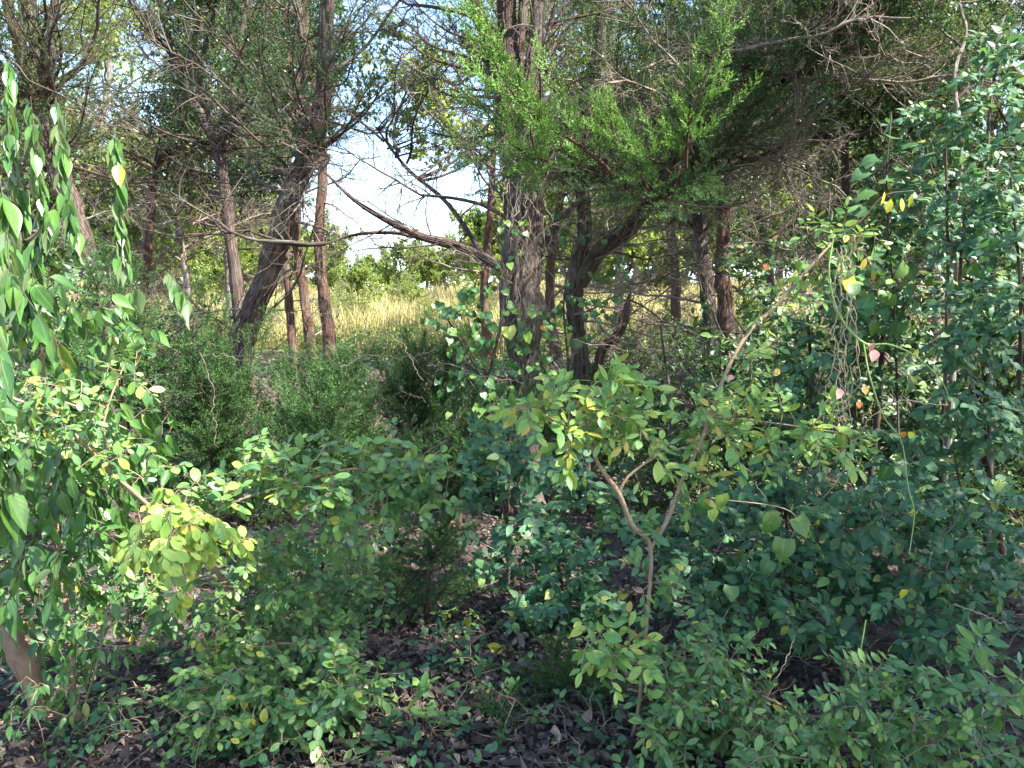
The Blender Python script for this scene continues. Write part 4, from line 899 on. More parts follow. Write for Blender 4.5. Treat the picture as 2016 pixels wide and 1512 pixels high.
# hanging strands
def strand(p, pts, spacing=.018, size=1.0, wob=.02):
    P = spline(np.array([at(*a) for a in pts]), 30); L = np.sum(np.linalg.norm(np.diff(P, axis=0), axis=1))
    p.tw.add(P, .0016, .0008, 4); p.nodes.extend(P[::4].tolist()); m = int(L / spacing)
    for j in range(m):
        f = (j + .5) / m * 29; i0 = int(f); b = P[i0] + (P[min(29, i0 + 1)] - P[i0]) * (f - i0)
        for _ in range(1 + (p.r.random() < .5)):
            a = p.r.uniform(0, 6.283); o = np.array([math.cos(a), math.sin(a), 0])
            d = np.array([0, 0, -1]) + o * p.r.uniform(.05, .38)
            p.L.append((b, d, o + p.r.normal(0, .25, 3), 1.35 * size * p.r.uniform(.7, 1.1), 'drop', 'droop'))
for s_, sz in (([(20, 110, 3.0), (15, 250, 2.95), (40, 400, 2.95), (50, 560, 2.95), (40, 640, 2.95)], .75), ([(60, 190, 2.9), (75, 330, 2.85), (95, 450, 2.85)], .7), ([(110, 190, 3.0), (122, 300, 2.95), (140, 420, 2.95), (150, 470, 2.95)], .72), ([(225, 250, 2.95), (232, 350, 2.9), (238, 450, 2.9), (245, 520, 2.9)], .72),
               ([(0, 350, 2.7), (15, 480, 2.65), (25, 560, 2.6)], 1.0), ([(270, 560, 3.6), (230, 600, 3.5), (225, 660, 3.5)], .8), ([(330, 530, 3.6), (350, 560, 3.5), (370, 590, 3.5)], .8), ([(110, 400, 2.9), (60, 500, 2.85), (70, 560, 2.8)], .85), ([(-20, 560, 2.5), (10, 800, 2.4), (5, 1000, 2.4)], 1.0)):
    strand(p, s_, size=sz)
p.twmat = M['dark_twig']
p.grow([(60, 560, 3.0, 90, 90, .3, 16), (200, 620, 3.3, 100, 80, .3, 14), (60, 720, 3.0, 90, 100, .3, 20), (240, 820, 3.2, 100, 110, .3, 26), (80, 900, 2.9, 100, 100, .3, 24), (150, 980, 3.0, 140, 90, .3, 30), (240, 960, 3.2, 80, 90, .3, 14), (40, 1110, 2.8, 90, 110, .3, 20), (150, 1150, 3.1, 90, 80, .3, 10), (90, 1250, 3.1, 80, 60, .2, 7)],
       'drop', 'droop', size=.88, spacing=.045, droop=1.5, run=.22, up=.2, face=.8, alt=True)
p.finish()
# sapling trunk with same leaves, low
p = Plant('young_tree', 'young tree with one thin straight brown stem beside the orange trunk', 'sapling', ground_pt(152, 3.0), limit=160)
p.stem([(152, None, 3.0, 22), (146, 1380, 3.0, 17), (140, 1280, 3.05, 15), (118, 1100, 3.1, 12), (100, 930, 3.15, 11), (84, 700, 3.2, 9), (82, 520, 3.2, 7)], 'orange_bark', 'trunk', 12)
p.stem([(150, 1440, 3.0, 8), (190, 1310, 3.0, 6), (215, 1180, 3.1, 5)], 'stem', 'stem', 6)
p.grow([(150, 1230, 3.0, 70, 50, .2, 8), (120, 1300, 2.95, 60, 50, .2, 7), (210, 1290, 3.0, 40, 40, .15, 4), (210, 1400, 2.9, 40, 30, .15, 3), (70, 1400, 2.8, 70, 50, .2, 8)], 'drop', 'droop', size=.5, spacing=.045, droop=.9, run=.16, up=.4, face=.5)
p.finish()

# left privet arching across
p = Plant('privet_shrub', 'arching small leaved shrub across the lower left with a yellow green cluster', 'shrub', ground_pt(515, 3.6))
p.stem([(520, None, 3.6, 14), (508, 1290, 3.5, 14), (465, 1205, 3.35, 14), (430, 1130, 3.2, 13), (330, 1030, 2.9, 12), (215, 925, 2.7, 11), (110, 825, 2.6, 9), (-20, 765, 2.55, 7)])
p.stem([(430, 1130, 3.2, 10), (400, 1030, 3.0, 8), (470, 985, 3.0, 8), (570, 955, 3.1, 8), (680, 925, 3.2, 7), (800, 920, 3.3, 5), (880, 880, 3.3, 4)])
p.stem([(215, 925, 2.7, 6), (205, 830, 2.7, 5), (240, 730, 2.75, 4), (255, 705, 2.75, 3)])
p.stem([(560, None, 3.7, 9), (600, 1200, 3.7, 9), (680, 1110, 3.6, 8), (730, 1050, 3.5, 6)])
p.grow([(110, 800, 2.55, 110, 60, .2, 26), (210, 760, 2.65, 70, 70, .2, 10), (230, 900, 2.7, 110, 50, .2, 20), (40, 840, 2.4, 50, 60, .15, 8), (170, 860, 2.7, 80, 60, .2, 10)], 'privet', 'privet', size=.72, spacing=.022, run=.13, den=.62)
p.grow([(370, 1020, 2.8, 80, 40, .15, 24), (310, 1040, 2.65, 60, 30, .12, 14), (290, 1070, 2.6, 35, 20, .1, 4), (350, 1150, 2.8, 25, 25, .1, 2), (400, 1060, 2.85, 50, 30, .12, 8)], 'privet', 'lime', size=1.0, spacing=.026, run=.12, droop=1.1, face=.8, den=.9)
p.grow([(430, 970, 2.95, 70, 40, .2, 14), (560, 930, 3.1, 80, 50, .2, 20), (640, 980, 3.1, 90, 50, .2, 16), (680, 900, 3.2, 60, 45, .2, 10), (810, 920, 3.25, 80, 50, .2, 24), (850, 950, 3.2, 50, 40, .15, 8), (720, 1000, 3.2, 70, 40, .2, 8)], 'privet', 'privet', size=.95, spacing=.026, run=.15, face=.5)
p.grow([(540, 1080, 3.4, 120, 50, .25, 26), (470, 1170, 3.3, 80, 60, .25, 18), (640, 1100, 3.5, 110, 60, .25, 20), (580, 1170, 3.4, 100, 60, .3, 16), (700, 1160, 3.6, 70, 40, .2, 10)], 'privet', 'privet', size=.75, spacing=.023, run=.14)
p.finish()
p = Plant('privet_shrub', 'leafy shrub filling the gap between the young tree and the arching branch', 'shrub', ground_pt(260, 3.7), limit=160)
p.stem([(260, None, 3.7, 9), (250, 1220, 3.65, 8), (290, 1110, 3.6, 6), (270, 1000, 3.5, 4)])
p.grow([(240, 1120, 3.5, 100, 60, .25, 22), (330, 1210, 3.5, 90, 50, .25, 18), (180, 1190, 3.5, 60, 50, .2, 10), (320, 1130, 3.6, 80, 50, .25, 14)], 'ell', 'privet', size=.9, spacing=.028, run=.15, droop=.5, face=.6)
p.finish()
p = Plant('privet_shrub', 'low spreading small leaved shrub at the bottom left of the bare litter patch', 'shrub', ground_pt(500, 3.1))
p.stem([(500, None, 3.1, 9), (495, 1380, 3.1, 8), (520, 1280, 3.1, 7), (600, 1270, 3.0, 5), (720, 1290, 2.9, 4)])
p.stem([(500, None, 3.1, 7), (440, 1350, 3.0, 6), (360, 1380, 2.9, 4)])
p.stem([(560, None, 3.0, 7), (590, 1400, 2.95, 6), (650, 1320, 2.9, 5), (740, 1310, 2.9, 3)])
p.grow([(560, 1270, 3.1, 150, 60, .25, 44), (450, 1370, 2.9, 100, 60, .25, 30), (600, 1370, 2.9, 100, 55, .25, 30), (690, 1330, 2.85, 60, 50, .2, 22), (680, 1390, 2.75, 40, 30, .1, 8), (420, 1430, 2.75, 60, 50, .2, 16), (540, 1450, 2.7, 120, 45, .15, 18), (390, 1310, 3.0, 60, 50, .2, 10), (600, 1210, 3.3, 120, 40, .2, 20)], 'privet', 'privet', size=.78, spacing=.023, run=.14, droop=.3)
p.finish()

# centre-right privet with long rising stems
p = Plant('privet_shrub', 'slender shrub with a forked bare tan stem and yellowing leaf clusters, right of centre', 'shrub', ground_pt(1245, 2.9))
p.stem([(1243, None, 2.9, 10), (1256, 1400, 2.9, 11), (1272, 1230, 2.9, 10), (1280, 1080, 2.9, 12), (1245, 1035, 2.88, 13), (1218, 970, 2.85, 13), (1185, 925, 2.85, 11), (1165, 880, 2.85, 9), (1150, 815, 2.85, 6)])
p.stem([(1280, 1080, 2.9, 11), (1315, 1020, 2.95, 11), (1345, 940, 3.0, 10), (1385, 860, 3.05, 11), (1425, 745, 3.1, 10), (1470, 660, 3.15, 9), (1530, 600, 3.2, 8), (1600, 520, 3.25, 7), (1650, 465, 3.3, 5)])
p.stem([(1218, 970, 2.85, 8), (1240, 935, 2.85, 7), (1300, 895, 2.9, 5), (1350, 880, 2.95, 3)])
p.stem([(1165, 875, 2.85, 6), (1100, 830, 2.75, 5), (1000, 805, 2.65, 3)])
p.stem([(1160, 860, 2.85, 5), (1210, 800, 2.85, 5), (1250, 730, 2.85, 3)])
p.stem([(1400, 820, 3.05, 5), (1500, 830, 3.0, 5), (1640, 850, 2.95, 3)])
p.stem([(1262, 1290, 2.9, 5), (1220, 1270, 2.8, 4), (1160, 1260, 2.75, 3)])
p.grow([(1060, 810, 2.7, 70, 35, .12, 14), (1180, 790, 2.8, 90, 50, .15, 24), (1230, 800, 2.85, 60, 60, .15, 12), (1150, 850, 2.8, 90, 40, .15, 12), (1240, 880, 2.85, 60, 35, .12, 8), (1130, 910, 2.75, 30, 30, .1, 4)], 'ell', 'privet_yellow', size=.95, spacing=.03, run=.15, droop=.15, face=.7, den=.6)
p.grow([(1390, 800, 3.05, 60, 50, .15, 18), (1470, 840, 3.0, 80, 40, .15, 18), (1600, 860, 2.95, 90, 45, .15, 24), (1380, 930, 3.0, 70, 50, .15, 14), (1660, 870, 2.9, 50, 30, .1, 8)], 'ell', 'privet_yellow', size=.85, spacing=.028, run=.14, droop=.25, face=.7, den=.6)
p.grow([(1440, 690, 3.1, 50, 30, .1, 4), (1500, 680, 3.1, 60, 30, .1, 4), (1540, 590, 3.2, 60, 40, .12, 8), (1600, 540, 3.25, 60, 40, .12, 8), (1660, 480, 3.25, 70, 40, .12, 12), (1640, 500, 3.2, 70, 40, .1, 6), (1720, 470, 3.2, 40, 20, .1, 4), (1480, 750, 3.1, 60, 30, .1, 4)], 'ell', 'privet_yellow', size=.75, spacing=.028, run=.12, droop=.25, face=.7, den=.6)
p.grow([(1190, 1290, 2.75, 70, 45, .12, 14), (1230, 1300, 2.75, 60, 40, .1, 6)], 'ell', 'privet_yellow', size=.88, spacing=.028, run=.14, droop=.2, face=.7, den=.7)
p.grow([(1300, 1040, 2.9, 30, 30, .1, 3), (1290, 1150, 2.9, 25, 30, .1, 3)], 'ell', 'privet', size=.85, spacing=.026, run=.13, droop=.2, face=.5)
p.finish()

# big bluish shrub lower right, several plants
def blue(label, base, D, stems, blobs, limit=300, mat='blue_shrub', size=.88, name='honeysuckle_shrub', key='ovate', cat='shrub', **kw):
    p = Plant(name, label, cat, ground_pt(base, D), limit=limit)
    for st in stems: p.stem(st, kw.get('bark', 'dark_twig'))
    p.twmat = M['dead_twig']
    p.grow(blobs, key, mat, size=size, spacing=kw.get('spacing', .026), run=.17, droop=.18, face=kw.get('face', .85), up=.75, jit=.2)
    p.finish(); return p
blue('bluish green shrub at the right of the thin forked stem, waist high', 1500, 4.0,
     [[(1500, None, 4.0, 14), (1520, 1240, 3.9, 12), (1490, 1140, 3.8, 10), (1450, 1030, 3.7, 7)], [(1540, None, 4.1, 10), (1560, 1200, 4, 9), (1545, 1000, 3.9, 7), (1540, 880, 3.9, 5)]],
     [(1400, 1150, 3.6, 80, 60, .25, 30), (1480, 1080, 3.6, 110, 60, .3, 40), (1560, 1150, 3.6, 110, 60, .3, 36), (1460, 1000, 3.8, 110, 50, .3, 30), (1560, 950, 3.9, 100, 60, .3, 30), (1600, 1220, 3.4, 100, 40, .25, 24), (1420, 1230, 3.4, 70, 30, .2, 12)])
blue('bluish green shrub in the lower right corner area, leaning over dark sticks', 1760, 3.8,
     [[(1900, None, 3.9, 18), (1800, 1250, 3.8, 13), (1700, 1180, 3.7, 11), (1620, 1110, 3.6, 7)], [(1780, None, 4, 12), (1850, 1200, 3.9, 11), (1900, 1050, 3.8, 9), (1880, 900, 3.8, 6)]],
     [(1700, 1060, 3.5, 110, 60, .3, 40), (1800, 1010, 3.6, 110, 70, .3, 40), (1900, 1130, 3.4, 110, 60, .3, 36), (1800, 1180, 3.5, 100, 60, .3, 26), (1950, 1010, 3.6, 80, 80, .3, 26), (1860, 1260, 3.3, 90, 40, .25, 20), (1700, 1150, 3.5, 70, 50, .25, 14)])
blue('tall dark blue green shrub climbing the right edge at eye level', 1980, 4.4,
     [[(2000, None, 4.4, 24), (1960, 1000, 4.3, 16), (1920, 800, 4.2, 12), (1890, 600, 4.1, 9), (1900, 400, 4.1, 6)], [(1870, None, 4.5, 14), (1850, 960, 4.4, 11), (1862, 700, 4.3, 9), (1866, 500, 4.3, 8), (1862, 290, 4.3, 5)], [(2000, 900, 4.3, 10), (2010, 600, 4.0, 8), (1990, 350, 3.9, 5)]],
     [(1950, 600, 3.9, 90, 70, .3, 40), (1900, 680, 3.9, 90, 50, .3, 26), (1970, 450, 4.0, 70, 70, .3, 26), (1900, 480, 4.1, 70, 60, .3, 22), (1985, 320, 4.0, 50, 70, .3, 14), (1920, 800, 4.0, 90, 80, .3, 30), (1840, 880, 4.1, 90, 70, .3, 26), (1780, 940, 4.0, 80, 60, .3, 20), (1980, 880, 3.9, 60, 60, .3, 16), (1880, 400, 4.2, 50, 40, .2, 10)], bark='red_bark')
blue('dark shaded shrub behind the rising tan stem, between the trunks and right edge', 1700, 5.4,
     [[(1700, None, 5.4, 20), (1720, 900, 5.4, 15), (1740, 650, 5.3, 12), (1750, 420, 5.3, 8)], [(1620, None, 5.5, 14), (1600, 800, 5.5, 11), (1590, 620, 5.5, 7)]],
     [(1740, 560, 5.2, 120, 90, .4, 50), (1640, 680, 5.3, 120, 80, .4, 44), (1760, 720, 5.1, 100, 80, .4, 40), (1620, 860, 5.2, 120, 60, .4, 40), (1540, 780, 5.4, 80, 60, .4, 20), (1820, 500, 5.2, 80, 100, .4, 36), (1700, 440, 5.2, 90, 60, .3, 24), (1790, 330, 5.2, 90, 60, .4, 14), (1930, 230, 5.2, 60, 60, .4, 8)], mat='dark_shrub', size=1.0, limit=260, name='dark_shrub')
blue('tallest leafy shrub at the right edge reaching up among the cedar boughs', 1960, 4.8,
     [[(1960, None, 4.8, 20), (1950, 800, 4.8, 14), (1940, 500, 4.7, 10), (1950, 200, 4.6, 6), (1990, 60, 4.6, 3)], [(1940, 600, 4.8, 9), (1840, 350, 4.8, 6), (1800, 200, 4.9, 3)]],
     [(1960, 150, 4.5, 70, 90, .3, 22), (1900, 300, 4.6, 70, 70, .3, 22), (1980, 420, 4.4, 60, 80, .3, 16), (1820, 420, 4.8, 80, 70, .3, 22), (1810, 250, 4.9, 60, 60, .3, 10), (1700, 620, 4.8, 90, 80, .3, 24), (1600, 760, 4.6, 80, 60, .3, 16)], mat='blue_shrub', size=.95, limit=220)
blue('low bluish shrub at the foot of the thickest trunk', 1110, 4.4,
     [[(1115, None, 4.4, 12), (1110, 1200, 4.3, 11), (1095, 1080, 4.3, 9), (1070, 950, 4.3, 6)], [(1000, None, 4.6, 10), (1000, 1050, 4.6, 10), (985, 950, 4.6, 6)]],
     [(990, 880, 4.3, 80, 50, .3, 30), (1080, 950, 4.1, 100, 50, .3, 34), (1060, 1070, 4.0, 90, 50, .3, 26), (1130, 1130, 3.9, 90, 60, .3, 32), (1060, 1200, 3.8, 60, 50, .25, 18), (1200, 1010, 4.2, 70, 60, .3, 22), (1180, 1200, 3.8, 60, 40, .2, 12), (940, 960, 4.3, 50, 40, .2, 10), (1340, 1050, 4.2, 60, 80, .3, 20), (980, 1100, 4.0, 60, 50, .2, 12)])
# bottom right privet
p = Plant('privet_shrub', 'bright green small leaved shrub along the bottom right with grey forking branches', 'shrub', ground_pt(1780, 2.9))
p.stem([(1780, None, 2.95, 11), (1790, 1425, 2.85, 10), (1690, 1408, 2.85, 9), (1590, 1410, 2.85, 8), (1500, 1370, 2.85, 8), (1400, 1325, 2.85, 7), (1325, 1308, 2.85, 6), (1270, 1290, 2.85, 4)])
p.stem([(1790, 1425, 2.85, 8), (1850, 1370, 2.75, 7), (1900, 1350, 2.7, 5)])
p.stem([(1850, 1370, 2.75, 5), (1960, 1440, 2.65, 4), (2010, 1480, 2.6, 3)])
p.stem([(1790, 1425, 2.85, 6), (1830, 1460, 2.75, 5), (1900, 1510, 2.6, 3)])
p.stem([(1330, None, 2.8, 7), (1320, 1400, 2.75, 6), (1310, 1310, 2.75, 4)])
p.grow([(1950, 1390, 2.6, 80, 60, .15, 14), (1880, 1330, 2.7, 70, 40, .12, 7)], 'ell', 'privet', size=1.0, spacing=.03, run=.17, droop=.2, face=.7, den=.8)
p.grow([(1700, 1340, 2.8, 80, 50, .2, 20), (1400, 1300, 2.85, 90, 50, .2, 22), (1420, 1400, 2.75, 110, 60, .2, 34), (1330, 1450, 2.65, 60, 60, .15, 16), (1560, 1440, 2.7, 110, 60, .2, 30), (1700, 1450, 2.65, 120, 55, .15, 28), (1840, 1450, 2.6, 100, 55, .15, 22), (1980, 1480, 2.5, 60, 40, .1, 8), (1520, 1490, 2.5, 120, 30, .1, 10), (1340, 1340, 2.8, 60, 50, .15, 10)], 'ell', 'privet', size=.72, spacing=.024, run=.14, droop=.2, face=.45)
p.finish()
# mid-distance fill shrubs in shade
blue('dark evergreen shrub in shade behind the arching branch at left', 330, 5.6,
     [[(330, None, 5.6, 12), (320, 900, 5.6, 10), (300, 760, 5.6, 7)]],
     [(60, 640, 5.8, 90, 70, .4, 26), (160, 560, 6, 80, 60, .4, 24), (300, 900, 5.4, 110, 60, .4, 28), (200, 760, 5.6, 110, 60, .4, 26), (450, 960, 5.2, 90, 50, .4, 18)], mat='dark_shrub', size=.95, limit=60, name='dark_shrub')
blue('leafy shrub in shade left of the thin upright stem, low over the litter', 620, 4.6,
     [[(620, None, 4.6, 9), (640, 1100, 4.5, 8), (700, 1000, 4.4, 5)]],
     [(700, 1080, 4.2, 110, 50, .3, 30), (830, 1080, 4.3, 90, 50, .3, 20), (520, 1110, 4.3, 90, 50, .3, 24), (640, 1180, 4.1, 110, 50, .3, 22), (760, 1220, 4.0, 70, 40, .2, 10)], mat='dark_shrub', size=.75, limit=80, name='dark_shrub')
blue('thin leafy thicket in front of the crooked limb', 1330, 6.2,
     [[(1330, None, 6.2, 10), (1320, 800, 6.2, 8), (1300, 640, 6.2, 5)]],
     [(1300, 900, 6.0, 110, 60, .4, 34), (1420, 740, 6.2, 100, 70, .4, 30), (1540, 640, 6.4, 90, 90, .4, 36), (1250, 800, 6.2, 90, 60, .4, 20), (1500, 520, 6.6, 80, 80, .4, 24)], mat='dark_shrub', size=.85, limit=60, name='dark_shrub')

# vine leaves climbing the main trunk
p = Plant('climbing_vine', 'round leaved vine scrambling up the thickest trunk and its neighbour', 'vine', ground_pt(1000, 6.1))
p.twmat = M['dark_twig']
p.stem([(1000, None, 6.1, 9), (960, 800, 6.1, 8), (985, 640, 6.1, 7), (1000, 520, 6.2, 6), (1010, 420, 6.2, 4)], 'dark_twig')
p.stem([(960, 760, 6.1, 6), (900, 660, 6.0, 5), (860, 590, 6.0, 3)], 'dark_twig')
p.stem([(1110, None, 6.4, 8), (1120, 760, 6.4, 7), (1110, 600, 6.6, 5), (1130, 480, 6.7, 4)], 'dark_twig')
p.grow([(880, 620, 5.9, 50, 60, .25, 12), (940, 600, 5.9, 60, 50, .25, 14), (1000, 500, 6.1, 40, 90, .2, 12), (960, 680, 5.9, 80, 50, .3, 24), (1060, 650, 6.0, 80, 60, .3, 20), (1140, 600, 6.4, 60, 80, .3, 16), (1130, 470, 6.6, 30, 60, .2, 8), (1060, 760, 5.9, 100, 60, .3, 26), (930, 770, 5.8, 80, 50, .3, 16), (1200, 560, 6.6, 50, 60, .3, 8)], 'heart', 'heart', size=.72, spacing=.07, run=.2, droop=.7, face=1.0, up=.3, alt=True, den=.62)
p.leaf(1000, 640, 5.8, 170, 1.2, 'heart', 'privet_yellow').leaf(1035, 655, 5.8, 150, 1.0, 'heart', 'privet_yellow').leaf(1070, 640, 5.8, 190, .9, 'wither', 'orange_leaf').leaf(1120, 655, 5.9, 170, .7, 'heart', 'privet_yellow').leaf(1190, 470, 6.4, 180, .7, 'heart', 'heart')
p.finish()
# round leaves hanging at right
p = Plant('climbing_vine', 'vine with large round dark leaves hanging in the upper right', 'vine', ground_pt(1790, 4.9))
p.stem([(1790, None, 4.9, 7), (1770, 900, 4.9, 6), (1760, 600, 4.8, 5), (1745, 380, 4.6, 4), (1755, 220, 4.6, 3)], 'dark_twig')
p.twmat = M['dark_twig']
for q in ((1745, 268, 95), (1770, 290, 80), (1730, 310, 260), (1755, 330, 95), (1710, 335, 250), (1740, 350, 100), (1718, 372, 240), (1735, 405, 100), (1710, 410, 250), (1760, 470, 110)): p.leaf(q[0], q[1], 4.5, q[2], 1.15, 'heart', 'dark_shrub', .6)
p.grow([(1740, 560, 4.6, 60, 100, .2, 12), (1900, 480, 4.6, 60, 60, .2, 8), (1650, 560, 4.8, 60, 60, .2, 8)], 'heart', 'heart', size=1.1, spacing=.09, run=.2, droop=.5, face=.7, up=.5, alt=True)
p.finish()
p = Plant('climbing_vine', 'vine with the largest heart shaped leaves over the bluish shrub', 'vine', ground_pt(1520, 3.7))
p.stem([(1520, None, 3.7, 5), (1545, 1100, 3.5, 4), (1560, 1010, 3.4, 3), (1400, 980, 3.4, 2)], 'straw_vine')
for q in ((1525, 1030, 200, 1.35), (1565, 1035, 150, 1.3), (1545, 1075, 190, 1.5), (1590, 1065, 120, 1.2), (1390, 1000, 200, 1.0), (1420, 990, 170, 1.1), (1400, 1020, 160, .9), (1440, 1170, 190, 1.1), (1480, 1160, 150, 1.1), (1520, 1120, 220, 1.1), (1350, 985, 200, .8)): p.leaf(q[0], q[1] - 20, 3.35, q[2], q[3] * .8, 'heart', 'heart', .4)
p.finish()
# thorny green vine with withered leaves
def thorns(p, pts, n, mat='green_vine'):
    P = spline(np.array([at(*a) for a in pts]), 60); tb = Tubes()
    for i in p.r.integers(2, 58, n):
        d = norm(p.r.normal(0, 1, 3)); tb.add(np.array([P[i], P[i] + d * .006, P[i] + d * .011]), .0014, .0002, 3)
    part('thorns', tb.mesh('thorns', M[mat]), p.o, kind='stuff')
p = Plant('thorny_vine', 'bright green thorny vine arching right with withered pink and orange leaves', 'vine', ground_pt(1640, 3.3))
g1 = [(1640, 470, 3.0), (1632, 540, 3.0), (1652, 620, 3.0), (1700, 675, 2.98), (1750, 678, 2.95), (1800, 700, 2.92), (1850, 745, 2.9), (1872, 790, 2.9)]
p.stem([(*a, w) for a, w in zip(g1, (4, 4, 5, 6, 5, 4, 3, 1.5))], 'green_vine', 'stem', 6, .03); thorns(p, g1, 26)
g2 = [(1700, 675, 2.98), (1712, 740, 2.95), (1740, 820, 2.95), (1775, 870, 2.95), (1788, 960, 2.9), (1800, 1010, 2.9), (1790, 1090, 2.9)]
p.stem([(*a, w) for a, w in zip(g2, (4, 4, 3, 3, 3, 2.5, 1))], 'green_vine', 'stem', 6, .03)
g3 = [(1705, 1220, 2.9), (1692, 1300, 2.88), (1686, 1380, 2.86), (1690, 1470, 2.85), (1690, 1540, 2.82)]
p.stem([(*a, w) for a, w in zip(g3, (3, 4, 5, 5, 5))], 'green_vine', 'stem', 6, .03); thorns(p, g3, 16)
for q in ((1708, 678, 140, .75, 'pink_leaf'), (1722, 688, 190, .8, 'pink_leaf'), (1668, 545, 160, .95, 'yellow_leaf'), (1680, 555, 200, 1.0, 'heart'), (1672, 745, 120, .75, 'heart'), (1655, 765, 200, .7, 'pink_leaf'), (1700, 760, 170, .6, 'orange_leaf'), (1692, 790, 190, .5, 'orange_leaf'), (1775, 850, 150, .45, 'orange_leaf'), (1795, 850, 200, .5, 'yellow_leaf'), (1750, 915, 200, .95, 'heart'), (1598, 700, 210, .7, 'heart'), (1445, 740, 230, .5, 'pink_leaf'), (1510, 520, 200, .5, 'orange_leaf'), (1790, 740, 160, .45, 'orange_leaf'), (1775, 1160, 160, .6, 'yellow_leaf'), (1715, 1200, 60, .9, 'heart')):
    p.leaf(q[0], q[1], 2.93, q[2], q[3] * (.8 if q[4] == 'heart' else 1.05), 'heart' if q[4] in ('heart', 'yellow_leaf') and q[3] > .9 else 'wither', q[4])
for q in ((1742, 375, 185), (1755, 390, 190), (1775, 388, 180), (1795, 380, 175)): p.leaf(q[0], q[1], 2.95, q[2], .85, 'ell', 'yellow_leaf')
p.stem([(1655, 465, 3.2, 4), (1700, 430, 3.1, 3), (1740, 385, 3.0, 3), (1800, 375, 2.95, 2)], 'straw_vine', 'stem', 5, .03)
p.finish()
# hanging straw coloured bare vines
def bare_vines(label, cat, lines, mat='straw_vine', name='bare_vine', wob=.02, r0=.0022):
    P0 = at(*lines[0][0]); g = np.array([P0[0], P0[1], float(hgt(P0[0], P0[1]))]); o = thing(name, label, cat, g); r = np.random.default_rng(len(lines) + int(P0[1] * 10))
    for ln in lines:
        P = spline(np.array([at(*a) for a in ln]), 40); c = np.cumsum(r.normal(0, wob * .35, (40, 3)), 0); c -= c[-1] * np.linspace(0, 1, 40)[:, None]; P = P + c
        tb = Tubes(); tb.add(P, r0, r0 * .6, 5)
        for _ in range(4):
            i = r.integers(3, 36); d = norm(r.normal(0, 1, 3)); k = np.linspace(0, 1, 8)[:, None]; l = r.uniform(.04, .14)
            tb.add(P[i] + d * l * k + np.cumsum(r.normal(0, .005, (8, 3)), 0), r0 * .4, r0 * .2, 3)
        part('stem', tb.mesh('stem', M[mat]), o)
R_ = random.Random(4)
bare_vines('pale dry vine tendrils hanging below the yellow leaf cluster at right', 'vine', [[(1655 + R_.uniform(-15, 25), 500 + R_.uniform(-20, 60), 3.05), (1660 + R_.uniform(-15, 25), 620, 3.0), (1655 + R_.uniform(-25, 30), 760, 3.0), (1640 + R_.uniform(-25, 40), 800 + R_.uniform(0, 100), 3.0)] for _ in range(8)])
bare_vines('dry bent stem crossing the bluish shrub under the thorny vine', 'vine', [[(1870, 800, 3.1), (1800, 795, 3.1), (1730, 820, 3.1), (1690, 880, 3.15), (1620, 980, 3.2)], [(1880, 1190, 3.1), (1940, 1210, 3.0), (1990, 1240, 3.0)], [(1330, 1290, 3.3), (1400, 1250, 3.3), (1450, 1180, 3.4)], [(1500, 1420, 2.9), (1540, 1310, 3.0), (1560, 1250, 3.1)]], r0=.0028, wob=.01)
bare_vines('fine dry twigs poking out of the bluish shrubs at right', 'twigs', [(lambda x, y, D, a, l: [(x, y, D), (x + l * .5 * math.cos(a) + R_.uniform(-8, 8), y + l * .5 * math.sin(a), D - .03), (x + l * math.cos(a), y + l * math.sin(a) + R_.uniform(-10, 10), D - .08)])(R_.uniform(1330, 1980), R_.uniform(880, 1330), R_.uniform(3.1, 3.6), R_.uniform(0, 6.28), R_.uniform(60, 170)) for _ in range(34)], mat='dead_twig', name='dead_twigs', r0=.0016, wob=.012)
bare_vines('fine dry twigs hanging in the shade between the arching branch and the leaning trunk', 'twigs', [(lambda x, y, D, a, l: [(x, y, D), (x + l * .5 * math.cos(a) + R_.uniform(-8, 8), y + l * .5 * math.sin(a), D - .03), (x + l * math.cos(a), y + l * math.sin(a) + R_.uniform(-10, 10), D - .08)])(R_.uniform(120, 1000), R_.uniform(640, 1150), R_.uniform(3.6, 5.5), R_.uniform(0, 6.28), R_.uniform(60, 200)) for _ in range(34)], mat='dead_twig', name='dead_twigs', r0=.0018, wob=.015)
bare_vines('tangle of bare grey vines clinging down the thickest trunk', 'vine', [[(985 + R_.uniform(0, 90), 300 + R_.uniform(-40, 100), 6.15), (980 + R_.uniform(0, 95), 450, 6.15), (980 + R_.uniform(0, 90), 600, 6.15), (975 + R_.uniform(0, 100), 720 + R_.uniform(-60, 100), 6.1)] for _ in range(15)], mat='dead_twig', wob=.06, r0=.003)
bare_vines('thin pale runners trailing over the litter at the bottom middle', 'vine', [[(770, 1340, 3.1), (790, 1400, 3.0), (850, 1450, 2.95), (930, 1470, 2.9)], [(715, 1340, 3.2), (718, 1440, 3.0)], [(860, 1470, 2.9), (920, 1430, 3.0), (980, 1400, 3.05)], [(1060, 1390, 3.0), (1100, 1450, 2.95), (1110, 1510, 2.8)], [(1180, 1430, 2.9), (1220, 1470, 2.85)], [(830, 1330, 3.3), (880, 1310, 3.35), (960, 1330, 3.3)]], r0=.0018, wob=.008)

